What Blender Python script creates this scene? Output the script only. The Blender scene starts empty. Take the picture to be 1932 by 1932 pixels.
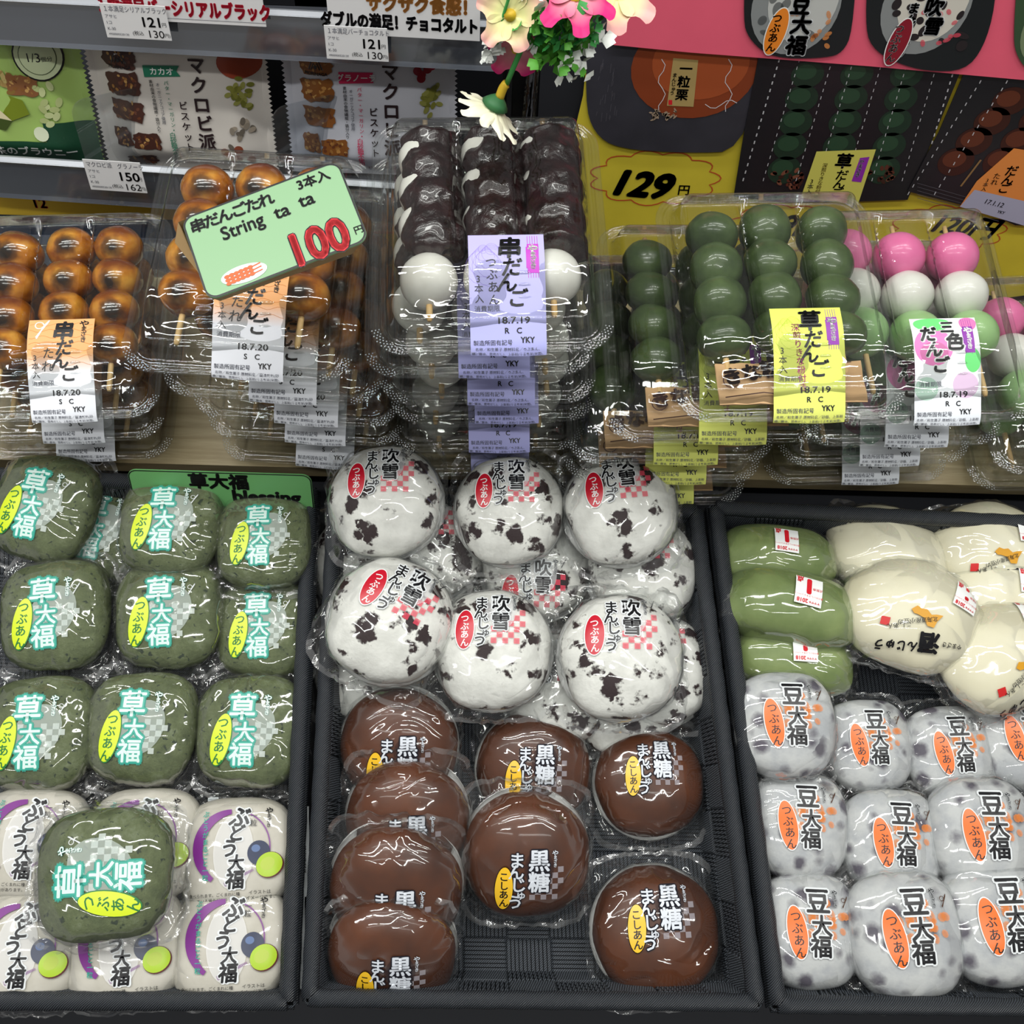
import bpy, math, random
from mathutils import Vector, Matrix, noise
random.seed(7)
S = bpy.context.scene
COL = S.collection
R = math.radians
# ---------------------------------------------------------------- camera
FPX = 2080.0; RES = 1932.0
CAM = Vector((0, 0, 0.66))
CROT = (Matrix.Rotation(R(-2), 3, 'Z') @ Matrix.Rotation(R(40), 3, 'X') @ Matrix.Rotation(R(3), 3, 'Z'))
cd = bpy.data.cameras.new('camera'); cd.sensor_width = 36; cd.lens = 36 * FPX / RES
cd.clip_start = 0.02; cd.clip_end = 30
cam = bpy.data.objects.new('camera', cd); COL.objects.link(cam)
cam.matrix_world = Matrix.Translation(CAM) @ CROT.to_4x4()
S.camera = cam
S.view_settings.view_transform = 'Standard'; S.view_settings.look = 'None'
S.view_settings.gamma = 1; S.view_settings.use_curve_mapping = False
S.view_settings.exposure = 0.0
S.cycles.transparent_max_bounces = 30
S.cycles.max_bounces = 6; S.cycles.diffuse_bounces = 2; S.cycles.glossy_bounces = 2
S.cycles.caustics_reflective = False; S.cycles.caustics_refractive = False
S.cycles.sample_clamp_indirect = 3.0
w = bpy.data.worlds.new('shop'); S.world = w; w.use_nodes = True
w.node_tree.nodes['Background'].inputs[0].default_value = (1.0, 0.995, 0.98, 1)
w.node_tree.nodes['Background'].inputs[1].default_value = 0.22
def lamp(x, y, z, sx, sy, p):
    l = bpy.data.lights.new('fluorescent_tube', 'AREA'); l.shape = 'RECTANGLE'; l.size = sx; l.size_y = sy
    l.energy = p; l.color = (1.0, 1.0, 0.965)
    o = bpy.data.objects.new('fluorescent_tube', l); o.location = (x, y, z); COL.objects.link(o)
for (x, y) in ((-0.9, -0.75), (0.55, -0.75), (-0.35, 0.15), (1.1, 0.15), (-0.75, 0.6), (0.6, 0.6), (-1.7, 0.15)):
    lamp(x, y, 1.95, 1.2, 0.06, 10.5)

def ray(px, py):
    return (CROT @ Vector(((px - 966) / FPX, -(py - 966) / FPX, -1))).normalized()
def hit(px, py, p0, n):
    d = ray(px, py); return CAM + d * ((Vector(p0) - CAM).dot(n) / d.dot(n))
Z3 = Vector((0, 0, 1)); Y3 = Vector((0, 1, 0))
def onz(px, py, z): return hit(px, py, (0, 0, z), Z3)
def ony(px, py, y): return hit(px, py, (0, y, 0), Y3)

# ---------------------------------------------------------------- helpers
def hx(h):
    h = h.lstrip('#'); o = []
    for i in (0, 2, 4):
        c = int(h[i:i+2], 16) / 255; o.append(c / 12.92 if c <= .04045 else ((c + .055) / 1.055) ** 2.4)
    return (*o, 1)
MC = {}
class NT:
    def __init__(s, name):
        s.m = bpy.data.materials.new(name); s.m.use_nodes = True; s.t = s.m.node_tree; s.t.nodes.clear()
        s.out = s.n('ShaderNodeOutputMaterial')
    def n(s, typ, **kw):
        nd = s.t.nodes.new(typ)
        for k, v in kw.items():
            if k.startswith('i_'):
                key = k[2:]; key = int(key) if key.isdigit() else key.replace('_', ' ')
                nd.inputs[key].default_value = v
            else: setattr(nd, k, v)
        return nd
    def l(s, a, ao, b, bi): s.t.links.new(a.outputs[ao], b.inputs[bi])
    def coords(s, rnd=True, scale=1.0):
        tc = s.n('ShaderNodeTexCoord')
        if not rnd: return tc, 'Object'
        oi = s.n('ShaderNodeObjectInfo'); ma = s.n('ShaderNodeVectorMath', operation='SCALE')
        ma.inputs[0].default_value = (3.7, 5.1, 2.3)
        s.l(oi, 'Random', ma, 'Scale')
        ad = s.n('ShaderNodeVectorMath', operation='ADD'); s.l(tc, 'Object', ad, 0); s.l(ma, 0, ad, 1)
        return ad, 0
    def ramp(s, pts):
        r = s.n('ShaderNodeValToRGB'); e = r.color_ramp.elements
        while len(e) < len(pts): e.new(.5)
        for k, (p, c) in enumerate(pts): e[k].position = p; e[k].color = c
        return r
    def noise(s, co, sc, det=3, rough=.5, dist=0):
        n = s.n('ShaderNodeTexNoise', i_Scale=sc, i_Detail=det, i_Roughness=rough, i_Distortion=dist)
        s.l(co[0], co[1], n, 'Vector'); return n
    def bsdf(s, col=None, rough=.5, coat=0, spec=.5, metal=0, sheen=0):
        b = s.n('ShaderNodeBsdfPrincipled', i_Roughness=rough, i_Metallic=metal)
        b.inputs['Specular IOR Level'].default_value = spec; b.inputs['Coat Weight'].default_value = coat
        b.inputs['Coat Roughness'].default_value = .06
        if sheen: b.inputs['Sheen Weight'].default_value = sheen
        if col is not None: b.inputs['Base Color'].default_value = col
        s.l(b, 0, s.out, 0); return b
    def bump(s, b, src, so, strength=.3, dist=.001):
        bp = s.n('ShaderNodeBump', i_Strength=strength, i_Distance=dist); s.l(src, so, bp, 'Height'); s.l(bp, 0, b, 'Normal'); return bp
def flat(h, rough=.55, spec=.4, coat=0, metal=0, bump=0, bscale=400, var=0.0):
    """plain coloured surface with a little procedural grain"""
    k = ('flat', h, rough, spec, coat, metal, bump, bscale, var)
    if k in MC: return MC[k]
    t = NT('paint_' + h.strip('#')); b = t.bsdf(hx(h), rough, coat, spec, metal)
    co = t.coords(False)
    if var:
        nz = t.noise(co, 35, 4); c = hx(h)
        r = t.ramp([(.3, tuple(x * (1 - var) for x in c[:3]) + (1,)), (.7, tuple(min(1, x * (1 + var)) for x in c[:3]) + (1,))])
        t.l(nz, 0, r, 0); t.l(r, 0, b, 'Base Color')
    if bump:
        nz = t.noise(co, bscale, 3); t.bump(b, nz, 0, bump, .0006)
    MC[k] = t.m; return t.m
def clearmat(name, gl=1.0, rough=.05, bscale=60, bstr=.5, tint='#FFFFFF', haze=0.0, base=.02, vor=True, cap=.30, hazecol='#FFFFFF'):
    """thin clear film: straight-through transparency plus Fresnel gloss on a crumpled normal"""
    if name in MC: return MC[name]
    t = NT(name)
    tr = t.n('ShaderNodeBsdfTransparent', i_Color=hx(tint)); g = t.n('ShaderNodeBsdfGlossy', i_Roughness=rough)
    fr = t.n('ShaderNodeFresnel', i_IOR=1.5); ml = t.n('ShaderNodeMath', operation='MULTIPLY_ADD', use_clamp=True)
    ml.inputs[1].default_value = gl; ml.inputs[2].default_value = base
    t.l(fr, 0, ml, 0); mn = t.n('ShaderNodeMath', operation='MINIMUM'); mn.inputs[1].default_value = cap; t.l(ml, 0, mn, 0)
    if bstr:
        co = t.coords(True)
        n1 = t.noise(co, bscale, 1, .5, 1.2); src = n1
        if vor:                                   # ridged noise: sharp crease lines
            a1 = t.n('ShaderNodeMath', operation='MULTIPLY_ADD'); a1.inputs[1].default_value = 2; a1.inputs[2].default_value = -1; t.l(n1, 0, a1, 0)
            a2 = t.n('ShaderNodeMath', operation='ABSOLUTE'); t.l(a1, 0, a2, 0)
            n2 = t.noise(co, bscale * 3.1, 1, .5, .6); a3 = t.n('ShaderNodeMath', operation='MULTIPLY_ADD'); a3.inputs[1].default_value = .16; t.l(n2, 0, a3, 0); t.l(a2, 0, a3, 2); src = a3
        bp = t.n('ShaderNodeBump', i_Strength=bstr, i_Distance=.004); t.l(src, 0, bp, 'Height')
        t.l(bp, 0, g, 'Normal'); t.l(bp, 0, fr, 'Normal')
    mix = t.n('ShaderNodeMixShader'); t.l(mn, 0, mix, 0); t.l(tr, 0, mix, 1); t.l(g, 0, mix, 2)
    last = mix
    if haze:
        df = t.n('ShaderNodeBsdfDiffuse', i_Color=hx(hazecol)); m2 = t.n('ShaderNodeMixShader', i_0=haze)
        t.l(mix, 0, m2, 1); t.l(df, 0, m2, 2); last = m2
    t.l(last, 0, t.out, 0); MC[name] = t.m; return t.m
def inkhalf(h, a):
    k = ('half', h, a)
    if k in MC: return MC[k]
    t = NT('ink_' + h.strip('#')); tr = t.n('ShaderNodeBsdfTransparent'); d = t.n('ShaderNodeBsdfDiffuse', i_Color=hx(h))
    m = t.n('ShaderNodeMixShader', i_0=a); t.l(tr, 0, m, 1); t.l(d, 0, m, 2); t.l(m, 0, t.out, 0); MC[k] = t.m; return t.m

def props(o, label=None, cat=None, group=None, kind=None):
    if label: o['label'] = label
    if cat: o['category'] = cat
    if group: o['group'] = group
    if kind: o['kind'] = kind
    return o
def meshobj(name, me, parent=None):
    o = bpy.data.objects.new(name, me); COL.objects.link(o)
    if parent is not None: o.parent = parent
    return o
def empty(name, loc=(0, 0, 0), rot=None, **kw):
    o = bpy.data.objects.new(name, None); COL.objects.link(o); o.empty_display_size = .01
    m = Matrix.Translation(loc)
    if rot is not None: m = m @ rot.to_4x4()
    o.matrix_world = m; return props(o, **kw)
class MB:
    def __init__(s): s.v = []; s.f = []; s.m = []; s.mats = []; s.sm = []
    def mi(s, m):
        if m not in s.mats: s.mats.append(m)
        return s.mats.index(m)
    def add(s, vs, fs, m, smooth=False):
        k = len(s.v); i = s.mi(m); s.v += [tuple(v) for v in vs]
        s.f += [tuple(a + k for a in f) for f in fs]; s.m += [i] * len(fs); s.sm += [smooth] * len(fs)
    def box(s, c, d, m, rot=None, taper=1.0):
        vs = []
        for z in (-1, 1):
            t = taper if z > 0 else 1
            for x, y in ((-1, -1), (1, -1), (1, 1), (-1, 1)):
                v = Vector((x * d[0] / 2 * t, y * d[1] / 2 * t, z * d[2] / 2))
                if rot is not None: v = rot @ v
                vs.append(v + Vector(c))
        s.add(vs, [(3, 2, 1, 0), (4, 5, 6, 7), (0, 1, 5, 4), (1, 2, 6, 5), (2, 3, 7, 6), (3, 0, 4, 7)], m)
    def tube(s, pts, rad, m, seg=8, caps=True, smooth=True):
        pts = [Vector(p) for p in pts]; n = len(pts); rs = rad if isinstance(rad, (list, tuple)) else [rad] * n
        vs = []; up = None
        for i, p in enumerate(pts):
            d = (pts[min(i + 1, n - 1)] - pts[max(i - 1, 0)]).normalized()
            if up is None: up = d.orthogonal().normalized()
            up = (up - d * up.dot(d)).normalized(); sd = d.cross(up)
            for k in range(seg):
                a = 2 * math.pi * k / seg; vs.append(p + (up * math.cos(a) + sd * math.sin(a)) * rs[i])
        fs = [(i * seg + k, i * seg + (k + 1) % seg, (i + 1) * seg + (k + 1) % seg, (i + 1) * seg + k) for i in range(n - 1) for k in range(seg)]
        if caps: fs += [tuple(range(seg - 1, -1, -1)), tuple((n - 1) * seg + k for k in range(seg))]
        s.add(vs, fs, m, smooth)
    def grid(s, nx, ny, fn, m, smooth=True, closex=False):
        vs = [fn(i / (nx if closex else nx - 1), j / (ny - 1)) for j in range(ny) for i in range(nx)]
        fs = []
        for j in range(ny - 1):
            for i in range(nx if closex else nx - 1):
                i2 = (i + 1) % nx; fs.append((j * nx + i, j * nx + i2, (j + 1) * nx + i2, (j + 1) * nx + i))
        s.add(vs, fs, m, smooth)
    def prism(s, pts, z0, z1, m, xf=lambda v: v):
        n = len(pts); vs = [xf(Vector((p[0], p[1], z0))) for p in pts] + [xf(Vector((p[0], p[1], z1))) for p in pts]
        s.add(vs, [tuple(range(n - 1, -1, -1)), tuple(range(n, 2 * n))] + [(i, (i + 1) % n, n + (i + 1) % n, n + i) for i in range(n)], m)
    def mesh(s, name):
        me = bpy.data.meshes.new(name); me.from_pydata(s.v, [], s.f)
        for m in s.mats: me.materials.append(m)
        me.polygons.foreach_set('material_index', s.m); me.polygons.foreach_set('use_smooth', s.sm); me.update(); return me
    def build(s, name, parent=None): return meshobj(name, s.mesh(name), parent)
def rrect(wd, ht, r, n=5):
    o = []
    for cx, cy, a0 in ((wd/2-r, ht/2-r, 0), (-wd/2+r, ht/2-r, 90), (-wd/2+r, -ht/2+r, 180), (wd/2-r, -ht/2+r, 270)):
        for k in range(n + 1): a = R(a0 + 90 * k / n); o.append((cx + r * math.cos(a), cy + r * math.sin(a)))
    return o
# ---------------------------------------------------------------- lettering
GC = {}
def ring(n): return [(0, 0)] + [(math.cos(2 * math.pi * k / n), math.sin(2 * math.pi * k / n)) for k in range(n)]
def glyph(t, bold, al='CENTER'):
    k = (t, bold, al)
    if k in GC: return GC[k]
    cu = bpy.data.curves.new('g', 'FONT'); cu.body = t; cu.resolution_u = 3 if ord(t[0]) < 256 else 2; cu.align_x = al
    o = bpy.data.objects.new('g', cu); COL.objects.link(o)
    me = bpy.data.meshes.new_from_object(o.evaluated_get(bpy.context.evaluated_depsgraph_get()))
    g = ([(v.co.x, v.co.y - .37) for v in me.vertices], [tuple(p.vertices) for p in me.polygons])
    bpy.data.objects.remove(o); bpy.data.curves.remove(cu); bpy.data.meshes.remove(me)
    GC[k] = g; return g
class Print:
    """flat print, collected in millimetres, then laid onto a surface by a mapping function"""
    def __init__(s): s.items = []
    def raw(s, vs, fs, m, ly): s.items.append((vs, fs, m, ly)); return s
    def text(s, t, x, y, size, m, ly=3, bold=.01, rot=0, sx=1.0, al='CENTER', skew=0):
        vs0, fs0 = glyph(t, 0, al); c, sn = math.cos(R(rot)), math.sin(R(rot)); o = []
        offs = [(0, 0)] if bold < .015 else [(bold * a, bold * b) for a, b in ring(5 if bold < .05 else 10)]
        if bold < .015 and bold > 0 and size > 3: offs = [(-bold, 0), (bold, 0)]
        vs, fs = [], []
        for ox, oy in offs:
            k0 = len(vs); vs += [(a + ox, b + oy) for a, b in vs0]; fs += [tuple(i + k0 for i in f) for f in fs0]
        for a, b in vs:
            a = (a + b * skew) * size * sx; b = b * size; o.append((x + a * c - b * sn, y + a * sn + b * c))
        return s.raw(o, fs, m, ly)
    def vtext(s, t, x, y, size, m, ly=3, bold=.01, step=.95, sx=1.0, lean=0, skew=0, sizes=None):
        for k, ch in enumerate(t):
            z = size * (sizes[k] if sizes else 1)
            s.text(ch, x + lean * k * size * step + (size * .15 if ch in 'ゅょ' else 0), y - k * size * step, z, m, ly, bold, 0, sx, skew=skew)
        return s
    def ell(s, x, y, a, b, m, ly=1, rot=0, nr=5, n=28, fr=lambda t: 1):
        c, sn = math.cos(R(rot)), math.sin(R(rot)); vs = [(x, y)]
        for j in range(1, nr + 1):
            for k in range(n):
                t = 2 * math.pi * k / n; u = a * j / nr * math.cos(t) * fr(t); v = b * j / nr * math.sin(t) * fr(t)
                vs.append((x + u * c - v * sn, y + u * sn + v * c))
        fs = [(0, 1 + k, 1 + (k + 1) % n) for k in range(n)]
        for j in range(nr - 1):
            for k in range(n):
                p = 1 + j * n; fs.append((p + k, p + n + k, p + n + (k + 1) % n, p + (k + 1) % n))
        return s.raw(vs, fs, m, ly)
    def rect(s, x0, y0, x1, y1, m, ly=1, nx=1, ny=1, skew=0):
        nx = max(nx, int(abs(x1 - x0) / 5)); ny = max(ny, int(abs(y1 - y0) / 2.5))
        vs = [(x0 + (x1 - x0) * i / nx + skew * (y0 + (y1 - y0) * j / ny), y0 + (y1 - y0) * j / ny) for j in range(ny + 1) for i in range(nx + 1)]
        fs = [(j*(nx+1)+i, j*(nx+1)+i+1, (j+1)*(nx+1)+i+1, (j+1)*(nx+1)+i) for j in range(ny) for i in range(nx)]
        return s.raw(vs, fs, m, ly)
    def poly(s, pts, m, ly=1): return s.raw(list(pts), [tuple(range(len(pts)))], m, ly)
    def stroke(s, pts, wd, m, ly=2, closed=False):
        n = len(pts); vs = []; fs = []
        for i, p in enumerate(pts):
            if closed: a, b = pts[(i - 1) % n], pts[(i + 1) % n]
            else: a, b = pts[max(i - 1, 0)], pts[min(i + 1, n - 1)]
            dx, dy = b[0] - a[0], b[1] - a[1]; L = math.hypot(dx, dy) or 1
            ww = wd[i] if isinstance(wd, (list, tuple)) else wd
            vs += [(p[0] - dy / L * ww / 2, p[1] + dx / L * ww / 2), (p[0] + dy / L * ww / 2, p[1] - dx / L * ww / 2)]
        for i in range(n if closed else n - 1):
            j = (i + 1) % n; fs.append((2 * i, 2 * j, 2 * j + 1, 2 * i + 1))
        return s.raw(vs, fs, m, ly)
    def checker(s, x, y, sz, cells, m, ly=1):
        for i, j in cells: s.rect(x + i*sz, y + j*sz, x + (i+1)*sz*1.0, y + (j+1)*sz, m, ly)
        return s
    def mesh(s, name, fn):
        b = MB()
        for vs, fs, m, ly in s.items: b.add([fn(x * .001, y * .001, ly) for x, y in vs], fs, m, True)
        return b.mesh(name)
def xy_map(z=0, lift=.00012): return lambda x, y, ly: (x, y, z + lift * ly)
def xz_map(y=0, lift=.00015): return lambda x, z, ly: (x, y - lift * ly, z)
def arc(cx, cy, r, a0, a1, n=24, ry=None):
    return [(cx + r * math.cos(R(a0 + (a1-a0)*k/n)), cy + (ry or r) * math.sin(R(a0 + (a1-a0)*k/n))) for k in range(n + 1)]
def dup(root, **kw):
    """a thing with its own copies of parts and sub-parts (mesh data shared)"""
    r = root.copy(); COL.objects.link(r)
    for ch in list(root.children):
        c = ch.copy(); COL.objects.link(c); c.parent = r
        for g in ch.children:
            d = g.copy(); COL.objects.link(d); d.parent = c
    return props(r, **kw)
INK = flat('#0B0B10', .35, .5); WHITE = flat('#F4F6F4', .35, .5); PAPER = flat('#E9E9EA', .6, .3)
# ---------------------------------------------------------------- the tables and the rack
TILT = 21.0
TROT = Matrix.Rotation(R(TILT), 3, 'X')          # slope of the baskets, front edge lowest
EX, EY, EN = (TROT @ Vector(a) for a in ((1, 0, 0), (0, 1, 0), (0, 0, 1)))
PR = CAM + ray(1000, 1893) * (.75 / ray(1000, 1893).dot(CROT @ Vector((0, 0, -1))))   # a point on the basket rims
TH = .056
def tp(px, py, h=TH):                            # pixel -> point h above the basket floor plane
    return hit(px, py, PR + EN * (h - TH), EN)

def wood_mat():
    t = NT('beige_laminate'); b = t.bsdf(hx('#A89878'), .42); co = t.coords(False)
    mp = t.n('ShaderNodeMapping'); mp.inputs['Scale'].default_value = (2, 30, 2); t.l(co[0], co[1], mp, 0)
    nz = t.noise((mp, 0), 6, 5, .6, .6); r = t.ramp([(.3, hx('#94835F')), (.7, hx('#BAAA86'))]); t.l(nz, 0, r, 0); t.l(r, 0, b, 'Base Color'); t.bump(b, nz, 0, .1)
    return t.m
WOOD = wood_mat()
PT = 17.0                                       # the table top slopes towards the shopper as well
PROT = Matrix.Rotation(R(PT), 3, 'X'); PX, PY, PN = (PROT @ Vector(a) for a in ((1, 0, 0), (0, 1, 0), (0, 0, 1)))
P0 = Vector((0, .598, -.004))
def onp(px, py, h=0): return hit(px, py, P0 + PN * h, PN)
yb = P0.y
m = MB(); m.box(P0 + PY * .089 - PN * .008, (2.4, .178, .016), WOOD, PROT); m.box((0, yb + .150, -.29), (2.4, .012, .60), flat('#22242A', .6, .3))
props(m.build('display_table'), 'beige laminate display table behind the three black baskets, under the clear dumpling packs', 'table')
DARK = flat('#15161A', .6, .2, bump=.2, bscale=60)
m = MB(); m.box((0, yb + .75, .35), (3.4, .05, 1.9), DARK); props(m.build('wall_back'), kind='structure')
m = MB(); m.box((0, 0, -.62), (4, 4, .02), flat('#3A3A3C', .5, .4, var=.2)); props(m.build('floor'), kind='structure')
# sloping support below the baskets
m = MB(); c = tp(1000, 1400, -.022)
m.box(c, (1.5, .52, .014), flat('#22242A', .6, .3), TROT)
for sx in (-.6, .6):
    for sy in (-.2, .2):
        q = c + EX * sx + EY * sy; m.box((q.x, q.y, (q.z - .62) / 2 - .005), (.03, .03, q.z + .60), flat('#22242A', .6, .3))
props(m.build('display_stand'), 'dark sloping stand under the three woven baskets', 'stand')

# ---------------------------------------------------------------- woven baskets
def weave_mat(name, col, hi):
    t = NT(name); b = t.bsdf(hx(col), .5, 0, .55); co = t.coords(False)
    mp = t.n('ShaderNodeMapping'); mp.inputs['Rotation'].default_value = (0, 0, R(45)); t.l(co[0], co[1], mp, 0)
    wv = t.n('ShaderNodeTexWave', i_Scale=260, i_Distortion=1.5, i_Detail=1); t.l(mp, 0, wv, 'Vector')
    r = t.ramp([(.2, hx(col)), (.9, hx(hi))]); t.l(wv, 0, r, 0); t.l(r, 0, b, 'Base Color'); t.bump(b, wv, 0, .7, .0008)
    return t.m
FIB = weave_mat('black_fibre', '#1A1D21', '#545A62'); FIBR = weave_mat('black_cord', '#101215', '#3C4148'); CORE = flat('#0C0E11', .7, .2)
def basket(cs, label):
    """cs: the four rim corners (front left, front right, back right, back left)"""
    o = empty('woven_basket', cs[0], TROT, label=label, cat='basket', group='black woven baskets')
    inv = o.matrix_world.inverted(); c = [inv @ p for p in cs]
    def q(u, v, z, ins=0):         # bilinear in the rim quad; the walls lean inwards towards the floor
        ii = ins + (TH - z) / TH * .010
        p = (c[0]*(1-u) + c[1]*u)*(1-v) + (c[3]*(1-u) + c[2]*u)*v
        cc = (c[0] + c[1] + c[2] + c[3]) / 4
        hx_ = (c[1] - c[0]).length / 2; hy = (c[3] - c[0]).length / 2
        return Vector((cc.x + (p.x - cc.x) * (1 - ii / hx_), cc.y + (p.y - cc.y) * (1 - ii / hy), z - TH))
    W = (c[1] - c[0]).length; D = (c[3] - c[0]).length
    # floor: thin core plate and plaited squares of strands
    fl = MB(); z0 = .0
    fl.add([q(0, 0, -.006), q(1, 0, -.006), q(1, 1, -.006), q(0, 1, -.006), q(0, 0, 0), q(1, 0, 0), q(1, 1, 0), q(0, 1, 0)],
           [(3, 2, 1, 0), (4, 5, 6, 7), (0, 1, 5, 4), (1, 2, 6, 5), (2, 3, 7, 6), (3, 0, 4, 7)], CORE)
    fo = fl.build('basket_floor', o)
    st = MB(); nx = max(2, round(W / .034)); ny = round(D / .034); K = 11
    for i in range(nx):
        for j in range(ny):
            for k in range(K):
                a0, a1 = (k + .08) / K, (k + .92) / K
                if (i + j) % 2: us, vs_ = (i / nx, (i + 1) / nx), ((j + a0) / ny, (j + a1) / ny)
                else: us, vs_ = ((i + a0) / nx, (i + a1) / nx), (j / ny, (j + 1) / ny)
                P = [q(us[0], vs_[0], 0), q(us[1], vs_[0], 0), q(us[1], vs_[1], 0), q(us[0], vs_[1], 0)]; cc = sum(P, Vector()) / 4
                T = [p.lerp(cc, .10) + Vector((0, 0, .0016)) for p in P]
                st.add(P + T, [(4, 5, 6, 7), (0, 1, 5, 4), (1, 2, 6, 5), (2, 3, 7, 6), (3, 0, 4, 7)], FIB)
    props(st.build('floor_weave', fo), kind='stuff')
    # four walls
    for name, (u0, v0), (u1, v1), (ni, nj) in (('front', (0, 0), (1, 0), (0, 1)), ('right', (1, 0), (1, 1), (-1, 0)), ('back', (1, 1), (0, 1), (0, -1)), ('left', (0, 1), (0, 0), (1, 0))):
        wl = MB(); L = W if nj else D
        def wq(t, z, off):
            p = q(u0 + (u1-u0)*t, v0 + (v1-v0)*t, z); return p + Vector((ni * off, nj * off, 0))
        P = [wq(0, -.006, .001), wq(1, -.006, .001), wq(1, TH - .004, .001), wq(0, TH - .004, .001), wq(0, -.006, .008), wq(1, -.006, .008), wq(1, TH - .004, .008), wq(0, TH - .004, .008)]
        wl.add(P, [(0, 1, 2, 3), (7, 6, 5, 4), (0, 4, 5, 1), (3, 2, 6, 7), (0, 3, 7, 4), (1, 5, 6, 2)], CORE)
        wo = wl.build('basket_wall', o)
        sb = MB(); n = round(L / .034)
        for i in range(n):
            for r_ in range(2):
                z0, z1 = r_ * TH / 2, (r_ + 1) * TH / 2 - .003
                for k in range(K):
                    for off, sg in ((.008, 1), (.001, -1)):
                        if (i + r_) % 2: t0, t1, za, zb = i / n, (i + 1) / n, z0 + (z1-z0)*(k+.08)/K, z0 + (z1-z0)*(k+.92)/K
                        else: t0, t1, za, zb = (i + (k+.08)/K)/n, (i + (k+.92)/K)/n, z0, z1
                        P = [wq(t0, za, off), wq(t1, za, off), wq(t1, zb, off), wq(t0, zb, off)]; cc = sum(P, Vector()) / 4
                        T = [p.lerp(cc, .12) + Vector((ni, nj, 0)) * .0018 * sg for p in P]
                        fs = [(4, 5, 6, 7), (0, 1, 5, 4), (1, 2, 6, 5), (2, 3, 7, 6), (3, 0, 4, 7)]
                        sb.add(P + T, fs, FIB)
        props(sb.build('wall_weave', wo), kind='stuff')
    rm = MB(); pts = []
    per = [(0, 0), (1, 0), (1, 1), (0, 1)]
    for (off, rr, zz) in ((.0045, .0062, TH), (.0, .0035, TH - .009)):
        for a in range(4):
            A, B = per[a], per[(a + 1) % 4]
            P = [q(A[0] + (B[0]-A[0])*t/40, A[1] + (B[1]-A[1])*t/40, zz, off) for t in range(41)]
            rs = [rr * (1 + .05 * math.sin(t * 2.1)) for t in range(41)]
            rm.tube(P, rs, FIBR, 10)
    rm.build('basket_rim', o)
    return o
basket([tp(-330, 1902), tp(556, 1902), tp(598, 918), tp(-330, 868)], 'black woven basket at the left holding green and grape rice cakes')
basket([tp(572, 1896), tp(1440, 1905), tp(1321, 955), tp(622, 930)], 'black woven basket in the middle holding speckled white buns and brown buns')
basket([tp(1456, 1908), tp(2330, 1918), tp(2130, 985), tp(1338, 948)], 'black woven basket at the right holding steamed buns and bean-dotted rice cakes')

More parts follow.
